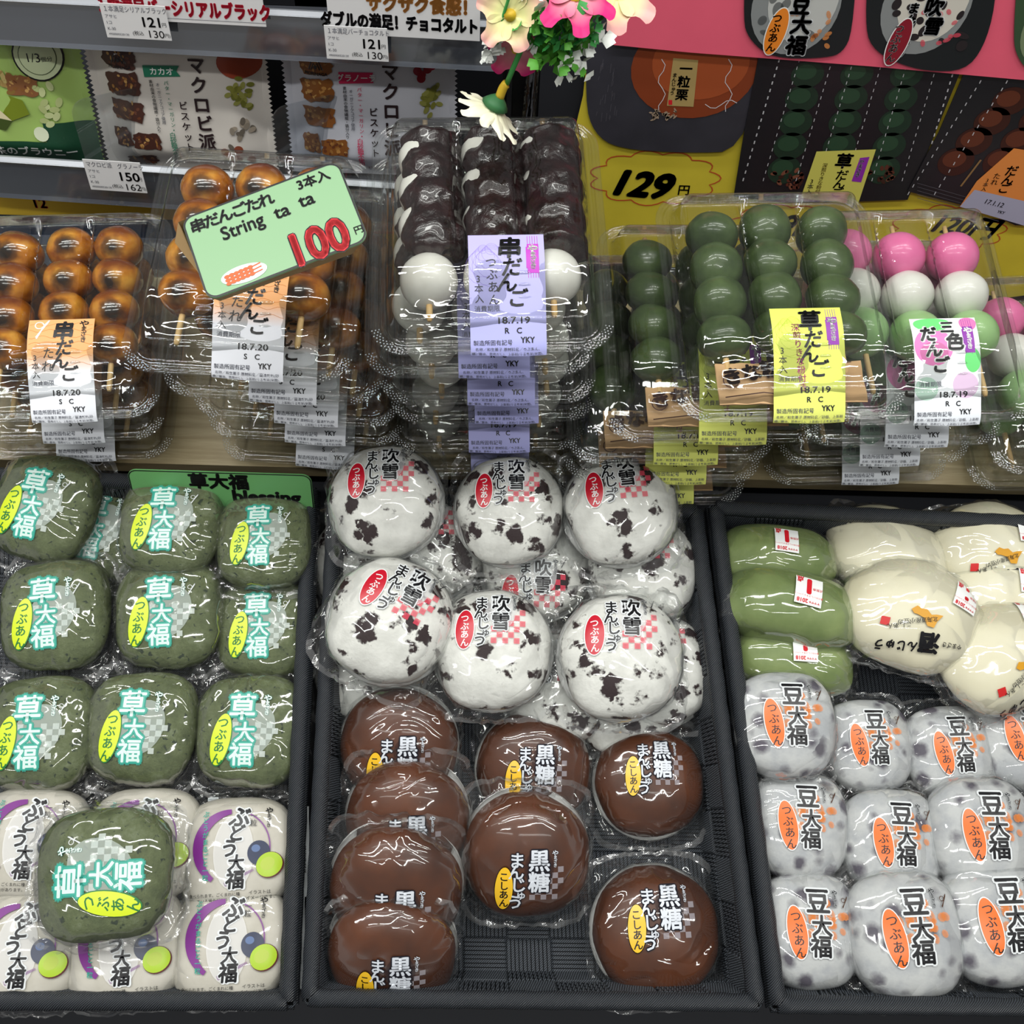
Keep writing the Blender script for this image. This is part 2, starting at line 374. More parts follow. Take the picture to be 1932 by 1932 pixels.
# ---------------------------------------------------------------- buns and rice cakes
def spow(x, p): return math.copysign(abs(x) ** p, x)
class Shape:
    """bun body: plan outline (a, b, squareness), top height, bottom depth, profile exponents"""
    def __init__(s, a, b, ht, hb, sq=2.0, pr=1.0, pz=1.0, seed=0, amp=.03, waist=0):
        s.a, s.b, s.ht, s.hb, s.sq, s.pr, s.pz, s.seed, s.amp, s.waist = a, b, ht, hb, sq, pr, pz, seed, amp, waist
    def R(s, th):
        e = s.sq; return 1 / ((abs(math.cos(th)) ** e + abs(math.sin(th)) ** e) ** (1 / e)) * (1 + s.amp * noise.noise(Vector((math.cos(th)*1.3, math.sin(th)*1.3, s.seed * 3.1))))
    def pt(s, th, ph, grow=0.0):
        r = abs(math.sin(ph)) ** s.pr; c = math.cos(ph); z = spow(c, s.pz) * (s.ht if c > 0 else s.hb)
        k = s.R(th); nz = 1 + s.amp * .6 * noise.noise(Vector((math.cos(th)*r*2, math.sin(th)*r*2, c*2 + s.seed)))
        p = Vector((s.a * k * r * math.cos(th), s.b * k * r * math.sin(th), z)) * nz
        if grow:
            g = Vector((p.x / s.a, p.y / s.b, z / s.ht * 1.2))
            if g.length > 1e-6: p = p + g.normalized() * grow
        return p
    def top(s, x, y):
        th = math.atan2(y / s.b, x / s.a); k = s.R(th); r = min(.999, math.hypot(x / s.a, y / s.b) / k)
        sph = r ** (1 / s.pr); c = math.sqrt(max(0, 1 - sph * sph)); z = s.ht * c ** s.pz
        return z * (1 + s.amp * .6 * noise.noise(Vector((math.cos(th)*r*2, math.sin(th)*r*2, c*2 + s.seed))))
    def body(s, mat, nt=48, nr=26):
        m = MB(); m.grid(nt, nr, lambda u, v: s.pt(u * 2 * math.pi, max(1e-3, v * math.pi * .999)), mat, True, True); return m.mesh('bun')
    def pmap(s, off=.0013, lift=.00010):
        return lambda x, y, ly: (x, y, s.top(x, y) + off + lift * ly)
    def film(s, mat, fa, fb, zs, seed=0, crk=.0012, wr=.0036, nt=96, up=(0, 0)):
        """clear wrapper: clings to the body, then flares into crumpled seams ending in a square outline"""
        m = MB(); N1, N2 = 22, 9
        def fn(u, v):
            th = u * 2 * math.pi; j = v * (N1 + N2 - 1)
            if j < N1:
                t = j / (N1 - 1); ph = t * math.pi * .56; p = s.pt(th, max(1e-3, ph), .0007)
                k = max(0, min(1, (t - .38) / .4)); nv = noise.noise(Vector((p.x*90, p.y*90, p.z*60 + seed*7)))
                ra = noise.noise(Vector((math.cos(th)*9, math.sin(th)*9, seed*3.3 + p.z*30)))
                d = (abs(nv) * 1.4 + abs(ra) * 1.3) * crk * k * 1.6
                return p + Vector((p.x, p.y, p.z * .7)).normalized() * d
            t = (j - N1 + 1) / N2; p = s.pt(th, math.pi * .56, .0012)
            e = 5; k = 1 / ((abs(math.cos(th)) ** e + abs(math.sin(th)) ** e) ** (1 / e))
            q = Vector((fa * k * math.cos(th), fb * k * math.sin(th), zs))
            t2 = t ** .8; r = p.lerp(q, t2); ww = wr * math.sin(min(1, t * 1.3) * 1.6)
            r.z += ww * 1.7 * noise.noise(Vector((math.cos(th)*7, math.sin(th)*7, seed*2 + t*1.5))) + ww * math.sin(th * 23 + seed)*.35
            r.z += up[0] * t * t * max(0, math.sin(th)) + up[1] * t * t * max(0, -math.sin(th))
            r += Vector((math.cos(th), math.sin(th), 0)) * ww * .7 * noise.noise(Vector((math.cos(th)*11, math.sin(th)*11, 5 + seed)))
            return r
        m.grid(nt, N1 + N2, fn, mat, True, True)
        k = m.mi(SEAL)                            # crimped seams at the two ends of the wrapper
        for j in range(N1 + N2 - 4, N1 + N2 - 1):
            for i in range(nt):
                if abs(math.sin(2 * math.pi * (i + .5) / nt)) > .62: m.m[j * nt + i] = k
        return m.mesh('wrapper')

def mat_kusa():
    t = NT('mugwort_rice_dough'); b = t.bsdf(None, .55, 0, .3); co = t.coords(True)
    n1 = t.noise(co, 60, 8, .72); r = t.ramp([(.34, hx('#4E5838')), (.55, hx('#66704A')), (.78, hx('#8A9478'))]); t.l(n1, 0, r, 0)
    n2 = t.noise(co, 210, 2, .5, .5); r2 = t.ramp([(.62, (0, 0, 0, 1)), (.69, (1, 1, 1, 1))]); t.l(n2, 0, r2, 0)
    mx = t.n('ShaderNodeMix', data_type='RGBA'); t.l(r2, 0, mx, 0); t.l(r, 0, mx, 6); mx.inputs[7].default_value = hx('#2F3B2B')
    t.l(mx, 2, b, 'Base Color'); t.bump(b, n1, 0, .8, .003); return t.m
def mat_spots(name, base, base2, dark, scale, lo, hi, rough=.55, bump=.5, soft=False):
    t = NT(name); b = t.bsdf(None, rough, 0, .3); co = t.coords(True)
    n0 = t.noise(co, 60, 4, .6); r0 = t.ramp([(.35, hx(base2)), (.6, hx(base))]); t.l(n0, 0, r0, 0)
    sc = t.n('ShaderNodeVectorMath', operation='SCALE'); sc.inputs['Scale'].default_value = .020 if not soft else .006
    n9 = t.noise(co, 110, 3, .6); t.l(n9, 'Color', sc, 0); ad = t.n('ShaderNodeVectorMath', operation='ADD'); t.l(co[0], co[1], ad, 0); t.l(sc, 0, ad, 1)
    v = t.n('ShaderNodeTexVoronoi', i_Scale=scale); t.l(ad, 0, v, 'Vector')
    cm = t.n('ShaderNodeSeparateColor'); t.l(v, 'Color', cm, 0)
    mr = t.n('ShaderNodeMath', operation='MULTIPLY_ADD'); mr.inputs[1].default_value = .30; t.l(cm, 0, mr, 0); t.l(v, 'Distance', mr, 2)
    r = t.ramp([(lo, (1, 1, 1, 1)), (hi, (0, 0, 0, 1))]); t.l(mr, 0, r, 0)
    mx = t.n('ShaderNodeMix', data_type='RGBA'); t.l(r, 0, mx, 0); t.l(r0, 0, mx, 6); mx.inputs[7].default_value = hx(dark)
    t.l(mx, 2, b, 'Base Color')
    t.bump(b, n0, 0, bump, .0025); return t.m
def mat_simple(name, c1, c2, rough=.5, coat=0, sc=30, bump=.3, spec=.35):
    t = NT(name); b = t.bsdf(None, rough, coat, spec); co = t.coords(True); n = t.noise(co, sc, 4, .55)
    r = t.ramp([(.3, hx(c1)), (.7, hx(c2))]); t.l(n, 0, r, 0); t.l(r, 0, b, 'Base Color'); t.bump(b, n, 0, bump, .002); return t.m
M_KUSA = mat_kusa()
M_FUB = mat_spots('speckled_white_dough', '#F2F1EA', '#DEDDD6', '#2A1618', 54, .42, .53, .6, .6)
M_BRN = mat_simple('brown_sugar_dough', '#3E1B05', '#63300B', .38, .15, 22, .3)
M_MAME = mat_spots('bean_rice_dough', '#CACBCA', '#B4B6B9', '#5C5762', 64, .30, .56, .55, .35, True)
M_GRAPE = mat_simple('white_rice_dough', '#C6C0B2', '#DAD4C8', .55, 0, 50, .3)
M_SAKE = mat_simple('cream_steamed_dough', '#E8E0C0', '#F4EED4', .5, 0, 18, .25)
M_YOMO = mat_simple('green_steamed_dough', '#667A40', '#8A9A5E', .5, 0, 28, .7)
FILM = clearmat('clear_film', 1.0, .06, 14, 1.3, '#FCFDFD', .010, .02)
SEAL = clearmat('sealed_film', 1.6, .10, 30, .9, '#FCFDFD', .07, .06, cap=.5)
FILMB = clearmat('clear_film_tight', 1.0, .06, 12, .9, '#FCFDFD', .006, .02)
TEAL = flat('#35A693', .35, .5); LIME = flat('#D3E52A', .35, .5); LIMED = flat('#2C7A3E', .4, .4); RED = flat('#C4122B', .3, .5); YEL = flat('#F2C02C', .3, .5); ORG = flat('#F4701E', .3, .5)
HAZE = inkhalf('#E8F2EC', .55); HAZE2 = inkhalf('#F4F8FA', .75); PINKC = inkhalf('#F05A6E', .6); ORGC = inkhalf('#F39248', .5); DKH = inkhalf('#2A2B33', .7); GREYC = inkhalf('#C9C4CC', .4); TEALH = inkhalf('#4DB8A4', .55)
PALE = flat('#D6EDE6', .35, .5)
def yama(P, x, y, sz, m, halo=None, ly=3):
    if halo: P.vtext('やまざき', x, y, sz, halo, ly - 1, .05, .85, sizes=[1.5, .9, .9, .9])
    P.vtext('やまざき', x, y, sz, m, ly, .02, .85, sizes=[1.5, .9, .9, .9])
def swash(P, x, y, s, m, ly=3):
    P.stroke([(x - .3*s, y - .9*s), (x - .1*s, y - .5*s), (x + .25*s, y + .3*s), (x + .6*s, y + .9*s), (x + .5*s, y + .6*s), (x + .1*s, y - .1*s), (x - .35*s, y - .8*s)], s * .12, m, ly)
    P.stroke(arc(x - .15*s, y + .3*s, .33*s, 0, 330, 12), s * .09, m, ly)
def d_kusa(dx=0, dy=0):
    P = Print()
    P.checker(dx - 2, dy - 22, 4.4, [(0,1),(1,0),(1,2),(2,1),(3,2),(2,3),(3,4),(4,3),(3,0),(1,4),(4,5),(2,5),(5,4),(0,3),(-1,2),(-1,4),(-2,5)], HAZE, 0)
    P.ell(dx + 4, dy - 2, 17, 22, inkhalf('#E4F0EA', .35), 0, -25)
    for ch, x, y, sz in (('草', -4, 16, 21.5), ('大', -1, -3.5, 16.5), ('福', -3, -20, 18.5)):
        P.text(ch, dx + x, dy + y, sz, TEALH, 1, .13); P.text(ch, dx + x, dy + y, sz, TEAL, 2, .085); P.text(ch, dx + x, dy + y, sz, PALE, 3, .02)
    yama(P, dx + 15, dy + 23, 4.4, WHITE, TEAL); swash(P, dx + 21, dy + 16, 5, HAZE2)
    O = Print(); O.ell(dx - 19, dy - 9, 8.0, 20.5, LIMED, 1, -9); O.ell(dx - 19.3, dy - 8.8, 7.5, 19.8, LIME, 2, -9)
    O.vtext('つぶあん', dx - 18, dy + 4, 9.2, LIMED, 4, .015, 1.0, lean=-.12)
    return P, O
def d_manju(title, kana, sub, c1, halo, seal, scol, ck, dx=0, dy=0, ths=14, tx=5, ty=32):
    P = Print(); x, y = dx + tx, dy + ty
    P.checker(x - 7, y - 30, 4.2, [(0,0),(1,1),(2,0),(2,2),(3,1),(0,2),(1,3),(4,2),(3,3),(4,4),(5,3),(5,5),(4,0)], ck, 0)
    P.ell(x, y - 6, 11, 14, inkhalf('#F2F2F4', .35) if c1 is INK else inkhalf('#2A2B33', .3), 0)
    for k, ch in enumerate(title):
        if halo: P.text(ch, x, y - k * ths * .98, ths, halo, 2, .09)
        P.text(ch, x, y - k * ths * .98, ths, c1, 3, .028)
    for k, (ch, ox) in enumerate(zip(kana, (0, -.7, 1.2, 3.2, -.8))):
        sz = ths * (.5 if ch == 'ゅ' else .76); yy = y - (0, .52, 1.1, 1.58, 1.95)[k] * ths
        if halo: P.text(ch, x - ths + ox, yy, sz, halo, 2, .09)
        P.text(ch, x - ths + ox, yy, sz, c1, 3, .02)
    yama(P, x + ths * .72, y + 5, 3.4, c1, halo)
    if c1 is INK: swash(P, x + ths + 2, y + 4, 4, INK)
    O = Print(); ox, oy = x - 26, y - 20 - (2 if len(sub) and seal is YEL else 0); oh = 15 if seal is RED else 17.5
    O.ell(ox, oy, 7.2, oh, WHITE if seal is RED else inkhalf('#221A10', .7), 1, -3); O.ell(ox, oy, 6.6, oh - .7, seal, 2, -3)
    O.vtext(sub, ox, oy + oh * .55, oh * .42, scol, 4, .02, .95)
    return P, O
def d_mame():
    P = Print(); x, y = 3, 21
    for i in range(26):
        a = random.random() * 6.3; r = random.uniform(6, 20); P.ell(x + 4 + r * math.cos(a) * .9, y - 16 + r * math.sin(a), random.uniform(1.5, 4), random.uniform(1, 3), ORGC, 0, random.random() * 180, 2, 8)
    for ch, ox, oy, sz in (('豆', 0, 0, 18.5), ('大', 2, -17, 15.5), ('福', 1, -31, 16)):
        P.text(ch, x + ox, y + oy, sz, HAZE2, 2, .10); P.text(ch, x + ox, y + oy, sz, INK, 3, .03)
    yama(P, x + 13, y + 6, 3.4, INK, HAZE2); swash(P, x + 20, y, 4.5, flat('#4A2A14', .4))
    O = Print(); O.ell(x - 16, y - 22, 7.6, 19, inkhalf('#FFFFFF', .8), 1, 8); O.ell(x - 16, y - 22, 6.9, 18.2, ORG, 2, 8)
    O.vtext('つぶあん', x - 17, y - 11, 8.2, INK, 4, .01, 1.0, lean=.12)
    return P, O
def d_grape():
    P = Print(); PUR = flat('#7A2A86', .35, .5); PUR2 = inkhalf('#8A4A9C', .7); BLU = flat('#28324E', .3, .5)
    n = 26; pts = arc(0, 3, 25, 95, 235, n); P.stroke(pts, [1 + 6.5 * math.sin(math.pi * (.12 + .88 * k / n) * .9) for k in range(n + 1)], PUR, 1)
    P.stroke(arc(0, 3, 25, 75, -40, 20), 1.0, PUR2, 1)
    P.stroke([(-6, -21), (3, -17), (14, -12)], [3, 2.4, 1.5], inkhalf('#8A4A9C', .4), 1)
    P.ell(0, 0, 14, 25, inkhalf('#FFFFFF', .45), 0)
    for ch, ox, oy, sz in (('ぶ', 4, 24, 15), ('ど', 2, 13, 12), ('う', -2.5, 3, 13), ('大', 2, -7, 11.5), ('福', 1.5, -18, 13)):
        P.text(ch, ox, oy, sz, HAZE2, 2, .10); P.text(ch, ox, oy, sz, INK, 3, .035, skew=.1)
    P.vtext('一粒', 13.5, 24, 5, INK, 3, .01); yama(P, 24, 27, 3.8, INK)
    P.vtext('ぶどうがまるごと一粒', -20, 27, 4.4, TEAL, 3, .02, 1.08, lean=.02)
    P.ell(17.5, -1, 7.8, 8.2, BLU, 4); P.ell(15.5, 2, 3, 2.5, inkhalf('#90A8D8', .5), 5)
    P.ell(25, -9.5, 9.4, 8.6, flat('#5A2A2A', .3), 5, 30); P.ell(24.6, -9.2, 9.0, 8.0, flat('#A8C828', .3, .5), 6, 30); P.ell(23.5, -8.6, 5, 4.2, inkhalf('#D8E878', .6), 7, 30)
    P.text('皮も食べられます。ごくまれに種', -16, -27.5, 2.75, INK, 2, .0); P.text('子が入っている場合があります。', -16, -31, 2.75, INK, 2, .0)
    P.text('イラストは', 18, -27, 3.0, INK, 2, .0); P.text('イメージです。', 19, -30.5, 3.0, INK, 2, .0)
    return P, None
def maplike(P, x, y, s, m, ly=2):       # the orange island outline printed on the steamed buns
    P.poly([(x-10*s, y-1*s), (x-7*s, y+2*s), (x-4*s, y+1*s), (x-1*s, y+1.5*s), (x+2*s, y-1*s), (x+5*s, y), (x+9*s, y+.5*s), (x+6*s, y-4*s), (x+5*s, y-8*s), (x+1*s, y-8*s), (x-2*s, y-4*s), (x-6*s, y-3*s), (x-8*s, y-3*s)], m, ly)
def d_sake(k=1.0, oy=0):
    P = Print(); P.items = []; A = flat('#D79A22', .35, .5)
    maplike(P, 4, 2 + oy, 1.25, A)
    P.text('酒', 10, -19 + oy, 15, INK, 3, .05, 190); P.text('まんじゅう', -8, -26 + oy, 7.5, INK, 3, .04, 190); P.text('やまざき', 27, -16 + oy, 4, INK, 3, .02, 190)
    P.text('北海道産小豆の', -2, -6 + oy, 4.2, INK, 3, .01, 200); P.text('こしあん', -14, -13 + oy, 4.4, INK, 3, .01, 200)
    P.rect(-27, -15 + oy, -21, -9 + oy, flat('#CF2A2A', .4), 2)
    return P
def d_sticker():
    P = Print(); P.poly([(x, y) for x, y in rrect(19, 21, 2)], WHITE, 1)
    SR = flat('#D61F2C', .35)
    P.text('1', 0, 3, 15, SR, 2, .07, 180); P.text('点', -6.5, 8, 5, SR, 2, .04, 180); P.text('点数券', 6, 2, 2.4, SR, 2, .01, 180)
    P.text('夏のおいしさキャンペーン', 0, -4, 1.7, SR, 2, 0, 180); P.text('2018', -4, -8, 4, SR, 2, .04, 180); P.text('ヤマザキ', 4.5, -8, 2, SR, 2, .03, 180)
    return P
# ---------------------------------------------------------------- bun kinds
K = {}
def kind(name, shape, bodymat, films, design=None, oval='flavour_seal', liner=None, film_sq=None):
    K[name] = dict(shape=shape, body=shape.body(bodymat), films=films, variants={}, design=design, oval=oval, liner=liner)
sh = Shape(.0425, .0435, .0185, .0145, 3.0, .72, .8, 1, .05); kind('kusa', sh, M_KUSA, [sh.film(FILM, .0475, .0535, -.008, k) for k in range(3)], d_kusa)
sh = Shape(.0435, .0435, .023, .013, 2.2, .9, .95, 2, .07)
kind('fubuki', sh, M_FUB, [sh.film(FILM, .0485, .054, -.008, k + 4) for k in range(3)], lambda dx=0, dy=0: d_manju('吹雪', 'まんじゅう', 'つぶあん', INK, HAZE2, RED, WHITE, PINKC, dx, dy), liner=.046)
sh = Shape(.0475, .0475, .025, .014, 2.15, .9, .95, 3, .05)
kind('kokuto', sh, M_BRN, [sh.film(FILM, .0525, .058, -.010, k + 8, up=(.010 * (k == 1), 0)) for k in range(3)] + [sh.film(FILM, .0515, .0490, -.006, 12)], lambda dx=0, dy=0: d_manju('黒糖', 'まんじゅう', 'こしあん', flat('#D5DAE2', .35, .5), DKH, YEL, INK, GREYC, dx, dy, 16.5, 9, 25), liner=.0492)
sh = Shape(.0385, .041, .0185, .0145, 2.9, .72, .8, 4, .06); kind('mame', sh, M_MAME, [sh.film(FILM, .0425, .049, -.008, k + 12) for k in range(3)], lambda dx=0, dy=0: d_mame())
sh = Shape(.0395, .0385, .0165, .0135, 3.4, .7, .75, 5, .04); kind('grape', sh, M_GRAPE, [sh.film(FILMB, .0425, .0440, -.009, k + 16, .0007) for k in range(2)], lambda dx=0, dy=0: d_grape())
sh = Shape(.053, .042, .027, .018, 2.1, .95, 1, 6, .07); kind('sake', sh, M_SAKE, [sh.film(FILM, .058, .0445, -.010, k + 20, .0010) for k in range(2)])
sh = Shape(.050, .027, .026, .02, 2.5, .85, .9, 7, .10); kind('yomogi', sh, M_YOMO, [sh.film(FILM, .058, .031, -.012, k + 24, .0014) for k in range(2)])
LINER = flat('#EDEDEA', .6, .3)
def bun(kname, obj, px, py, h, slope, label, cat, group, var=0, dy=0, tilt=(0, 0), sc=1.0, sticker=None, sake=None):
    sc *= {'kusa': .95, 'grape': .95, 'mame': .965, 'kokuto': .95, 'fubuki': .98}.get(kname, .98)
    k = K[kname]; s = k['shape']; p = tp(px, py, h + (s.hb + .006) * sc); q = tp(px + slope * 60, py + 60, h + (s.hb + .006) * sc)
    dn = (TROT.transposed() @ (q - p)); yaw = math.atan2(dn.x, -dn.y)
    rot = TROT @ Matrix.Rotation(yaw, 3, 'Z') @ Matrix.Rotation(R(tilt[0]), 3, 'X') @ Matrix.Rotation(R(tilt[1]), 3, 'Y')
    base = p - (rot @ Vector((0, 0, s.hb))) * sc
    o = empty(obj, base, rot, label=label, cat=cat, group=group); o.scale = (sc,) * 3
    b = meshobj('bun_body', k['body'], o); b.location.z = s.hb
    f = meshobj('clear_wrapper', k['films'][var % len(k['films'])], o); f.location.z = s.hb
    if k['liner']:
        key = 'liner_mesh'
        if key not in k:
            m = MB(); r = k['liner']; m.tube([(0, 0, -.0012), (0, 0, 0)], r, LINER, 40, smooth=False)
            m.tube([(0, 0, 0), (0, 0, .004)], [r, r * 1.01], LINER, 40, caps=False); k[key] = m.mesh('liner')
        meshobj('paper_liner', k[key], o)
    if k['design']:
        if dy not in k['variants']:
            P, O = k['design'](0, dy); k['variants'][dy] = (P.mesh('print', s.pmap()), O.mesh('seal', s.pmap(.0014)) if O else None)
        P, O = k['variants'][dy]
        a = meshobj('printed_lettering', P, f)
        if O: meshobj(k['oval'], O, f)
    if sake is not None:
        if ('sake', sake) not in k['variants']: k['variants'][('sake', sake)] = d_sake(1, sake).mesh('print', s.pmap(.0016))
        meshobj('printed_lettering', k['variants'][('sake', sake)], f)
    if sticker:
        sx, sy, sr = sticker; c, sn = math.cos(R(sr)), math.sin(R(sr)); D = d_sticker(); P = Print()
        for vs, fs, m, ly in D.items:
            P.raw([(sx + x * c - y * sn, sy + x * sn + y * c) for x, y in vs], fs, m, ly)
        # the sticker card itself is a fine grid so that it follows the bun
        P2 = Print(); n = 8
        for vs, fs, m, ly in P.items[1:]: P2.raw(vs, fs, m, ly + 2)
        G = [((i / n - .5) * 19, (j / n - .5) * 21) for j in range(n + 1) for i in range(n + 1)]
        P2.items.insert(0, ([(sx + x * c - y * sn, sy + x * sn + y * c) for x, y in G], [(j*(n+1)+i, j*(n+1)+i+1, (j+1)*(n+1)+i+1, (j+1)*(n+1)+i) for j in range(n) for i in range(n)], WHITE, 1))
        meshobj('point_sticker', P2.mesh('sticker', s.pmap(.0022, .00012)), f)
    return o

G = 'mugwort rice cakes in clear wrappers'
L = 'green mugwort rice cake in clear film, '
for px, py, h, sl, var, sc, tl, lab in (
    (88, 958, .034, -.34, 0, 1.02, (6, -6), 'back left corner of the left basket'),
    (192, 1002, .006, -.25, 1, .98, (0, 4), 'low and half hidden between the back left cakes'),
    (324, 990, .044, -.10, 2, .96, (-4, 0), 'back row, in front of the green card'),
    (500, 1020, .042, -.03, 0, .90, (-4, 2), 'back right corner of the left basket'),
    (350, 1105, .002, -.02, 0, .9, (0, 0), 'buried under the middle cake, showing slivers'),
    (106, 1160, .032, -.04, 1, 1.0, (3, 0), 'middle row, left, with a bright streak on it'),
    (320, 1158, .034, -.05, 2, .98, (3, 0), 'centre of the middle row, darker than its neighbours'),
    (500, 1184, .022, -.04, 1, .92, (2, 0), 'middle row, against the right wall of its basket'),
    (78, 1382, .026, -.10, 2, 1.0, (2, 0), 'front row, left, glare over its first character'),
    (270, 1372, .028, -.12, 0, .98, (2, 0), 'front row, middle, wrapper creased at its foot'),
    (474, 1378, .026, -.08, 1, .98, (2, 0), 'front row, right, beside the basket wall')):
    bun('kusa', 'rice_cake', px, py, h, sl, L + lab, 'rice cake', G, var, 0, tl, sc)
o = bun('kusa', 'rice_cake', 200, 1648, .060, -.05, 'green mugwort rice cake turned on its side, lying on top of the white grape cakes', 'rice cake', G, 1, 0, (0, 0), 1.08)
o.rotation_euler = (o.rotation_euler.to_matrix() @ Matrix.Rotation(R(90), 3, 'Z')).to_euler()
G = 'white grape rice cakes'
for px, py, sl, var, lab in (
    (62, 1592, -.15, 0, 'white grape rice cake, back row, at the left end beside the turned green cake'),
    (276, 1592, -.05, 1, 'white grape rice cake mostly covered by the turned green cake, back row'),
    (450, 1610, -.02, 0, 'white grape rice cake, back row, against the right wall of its basket'),
    (50, 1812, -.12, 1, 'white grape rice cake in the front left corner of the basket'),
    (240, 1808, -.04, 0, 'white grape rice cake in the front row below the turned green cake'),
    (438, 1802, -.03, 1, 'white grape rice cake in the front right corner with a dated side strip')):
    o = bun('grape', 'grape_rice_cake', px, py - (py > 1700) * 22, .022, sl, lab, 'rice cake', G, var, sc=1.06)
    if 'strip' not in K:
        P = Print(); P.rect(41.5, -32, 49, 30, flat('#E4EAEC', .4, .4), 0, 2, 10); P.text('消費期限   18.7.19', 45, 2, 4.6, INK, 2, .02, 90)
        P2 = Print(); P2.rect(-34, -44, 36, -39.5, flat('#E4EAEC', .4, .4), 0, 10, 1)
        P2.text('もち粉・ぶどう・麦芽糖・デンプン・ソルビット・グリシン', 0, -47, 2.6, INK, 2, .01)
        zf = lambda x, y, ly: (x, y, .008 + .0012 * math.sin(y * 190 + x * 60) + .00012 * ly)
        K['strip'] = P.mesh('seam', zf); K['foot'] = P2.mesh('seam', zf)
    if var == 1 or px == 450 or px == 240: meshobj('sealed_seam', K['strip'], o)
    if py < 1700: meshobj('sealed_seam', K['foot'], o)
G = 'speckled white bean buns'
L = 'speckled bean bun, '
for px, py, h, sl, var, dy, tl, sc, lab in (
    (700, 1255, .004, -.25, 1, 0, (0, 0), 1.0, 'lower layer, under the turned bun by the left wall'),
    (1052, 1300, .004, 0, 2, 0, (0, 0), 1.0, 'lower layer, between the two front middle buns'),
    (1240, 1262, .008, .1, 0, 0, (0, -6), 1.0, 'lower layer, right end, behind the front right bun'),
    (1175, 1320, .0, .1, 1, 0, (0, 0), .95, 'lower layer, peeping out below the front right bun'),
    (690, 1060, .004, 0, 0, 0, (0, 0), 1.0, 'lower layer, back left, almost wholly hidden'),
    (812, 1030, .026, .05, 2, 0, (0, 3), .98, 'second layer, wedged between the back left and back middle buns'),
    (1010, 1068, .022, 0, 0, -40, (0, 0), .98, 'second layer, showing only its lower half below the back middle bun'),
    (1212, 1072, .028, .1, 1, 0, (3, 0), 1.0, 'second layer, below and right of the back right bun'),
    (728, 945, .070, -.01, 0, 0, (7, 0), .98, 'top layer, back left, white liner showing below it'),
    (962, 962, .062, .02, 1, 0, (8, 0), .96, 'top layer, back middle, single large bean at its centre'),
    (1172, 958, .068, .15, 2, 0, (6, -3), .99, 'top layer, back right'),
    (738, 1170, .060, -.55, 2, 0, (2, 8), 1.06, 'top layer, front left, turned clockwise with wide liner'),
    (930, 1225, .046, -.02, 1, 0, (6, 0), 1.02, 'top layer, front middle'),
    (1172, 1238, .050, .02, 0, 0, (4, 0), 1.06, 'top layer, front right, the largest')):
    bun('fubuki', 'bean_bun', px, py, h, sl, L + lab, 'bun', G, var, dy, tl, sc)
G = 'brown sugar buns'
L = 'brown sugar bun in clear film, '
for px, py, h, sl, var, dy, tl, sc, lab in (
    (752, 1408, .018, -.04, 0, -20, (18, 0), .96, 'rearmost of the leaning column by the left wall'),
    (768, 1548, .020, -.02, 1, -20, (24, 0), .98, 'second of the leaning column by the left wall'),
    (746, 1676, .026, -.06, 1, -20, (30, 0), 1.03, 'third of the leaning column by the left wall'),
    (738, 1798, .022, -.05, 3, -15, (38, 0), .98, 'front end of the leaning column, at the front wall'),
    (1005, 1452, .004, -.01, 2, -10, (12, 0), .94, 'middle of the basket, half covered by another brown bun'),
    (992, 1612, .020, .0, 1, -22, (18, 0), 1.0, 'centre, leaning over the brown bun behind it'),
    (1224, 1475, .004, .05, 0, 0, (0, 0), .90, 'alone by the right wall, behind'),
    (1236, 1756, .006, .08, 2, 0, (0, 0), 1.0, 'alone in the front right corner of the middle basket')):
    bun('kokuto', 'brown_sugar_bun', px, py, h, sl, L + lab, 'bun', G, var, dy, tl, sc)
G = 'bean rice cakes with orange seals'
L = 'bean-dotted rice cake, '
for px, py, h, sl, var, tl, sc, lab in (
    (1480, 1368, .030, .06, 0, (0, 0), 1.0, 'back left, touching the green oval bun'),
    (1636, 1408, .006, .10, 1, (0, 0), .90, 'back row, second from the left'),
    (1792, 1422, .006, .16, 2, (0, 0), .92, 'back row, third, its lower edge covered'),
    (1925, 1395, .006, .18, 0, (0, 0), .98, 'back row, cut by the right edge'),
    (1506, 1558, .014, .04, 1, (0, 0), .98, 'middle row, against the left wall'),
    (1682, 1590, .014, .06, 2, (0, 0), .98, 'middle row, centre, frosty with powder'),
    (1850, 1575, .020, .12, 0, (0, 0), 1.04, 'middle row, right, with a ringed bean on top'),
    (1524, 1756, .016, .04, 2, (0, 0), 1.0, 'front left corner of the right basket'),
    (1706, 1764, .022, .14, 1, (0, 0), 1.10, 'front row, middle, in a loose baggy wrapper'),
    (1882, 1742, .022, .16, 0, (0, 0), 1.08, 'front row, right, cut by the edge')):
    bun('mame', 'bean_rice_cake', px, py, h, sl, L + lab, 'rice cake', G, var, 0, tl, sc)
bun('yomogi', 'steamed_bun', 1462, 1056, .016, .02, 'green oval steamed bun with a point sticker, rearmost of three', 'bun', 'green oval steamed buns', 0, sc=1.0, sticker=(3, 4, -3), tilt=(-10, 0))
bun('yomogi', 'steamed_bun', 1488, 1150, .020, -.12, 'green oval steamed bun with a point sticker, middle of three, the largest', 'bun', 'green oval steamed buns', 1, sc=1.12, sticker=(6, 5, -2), tilt=(-6, 0))
bun('yomogi', 'steamed_bun', 1490, 1246, .006, -.10, 'green oval steamed bun with a point sticker, nearest of three, behind the bean cakes', 'bun', 'green oval steamed buns', 0, sc=1.02, sticker=(4, 3, 8), tilt=(-4, 0))
G = 'cream steamed buns with orange map print'
bun('sake', 'steamed_bun', 1672, 1046, .012, -.36, 'cream oval steamed bun, back left, no sticker', 'bun', G, 0, sc=.98, tilt=(-8, 0))
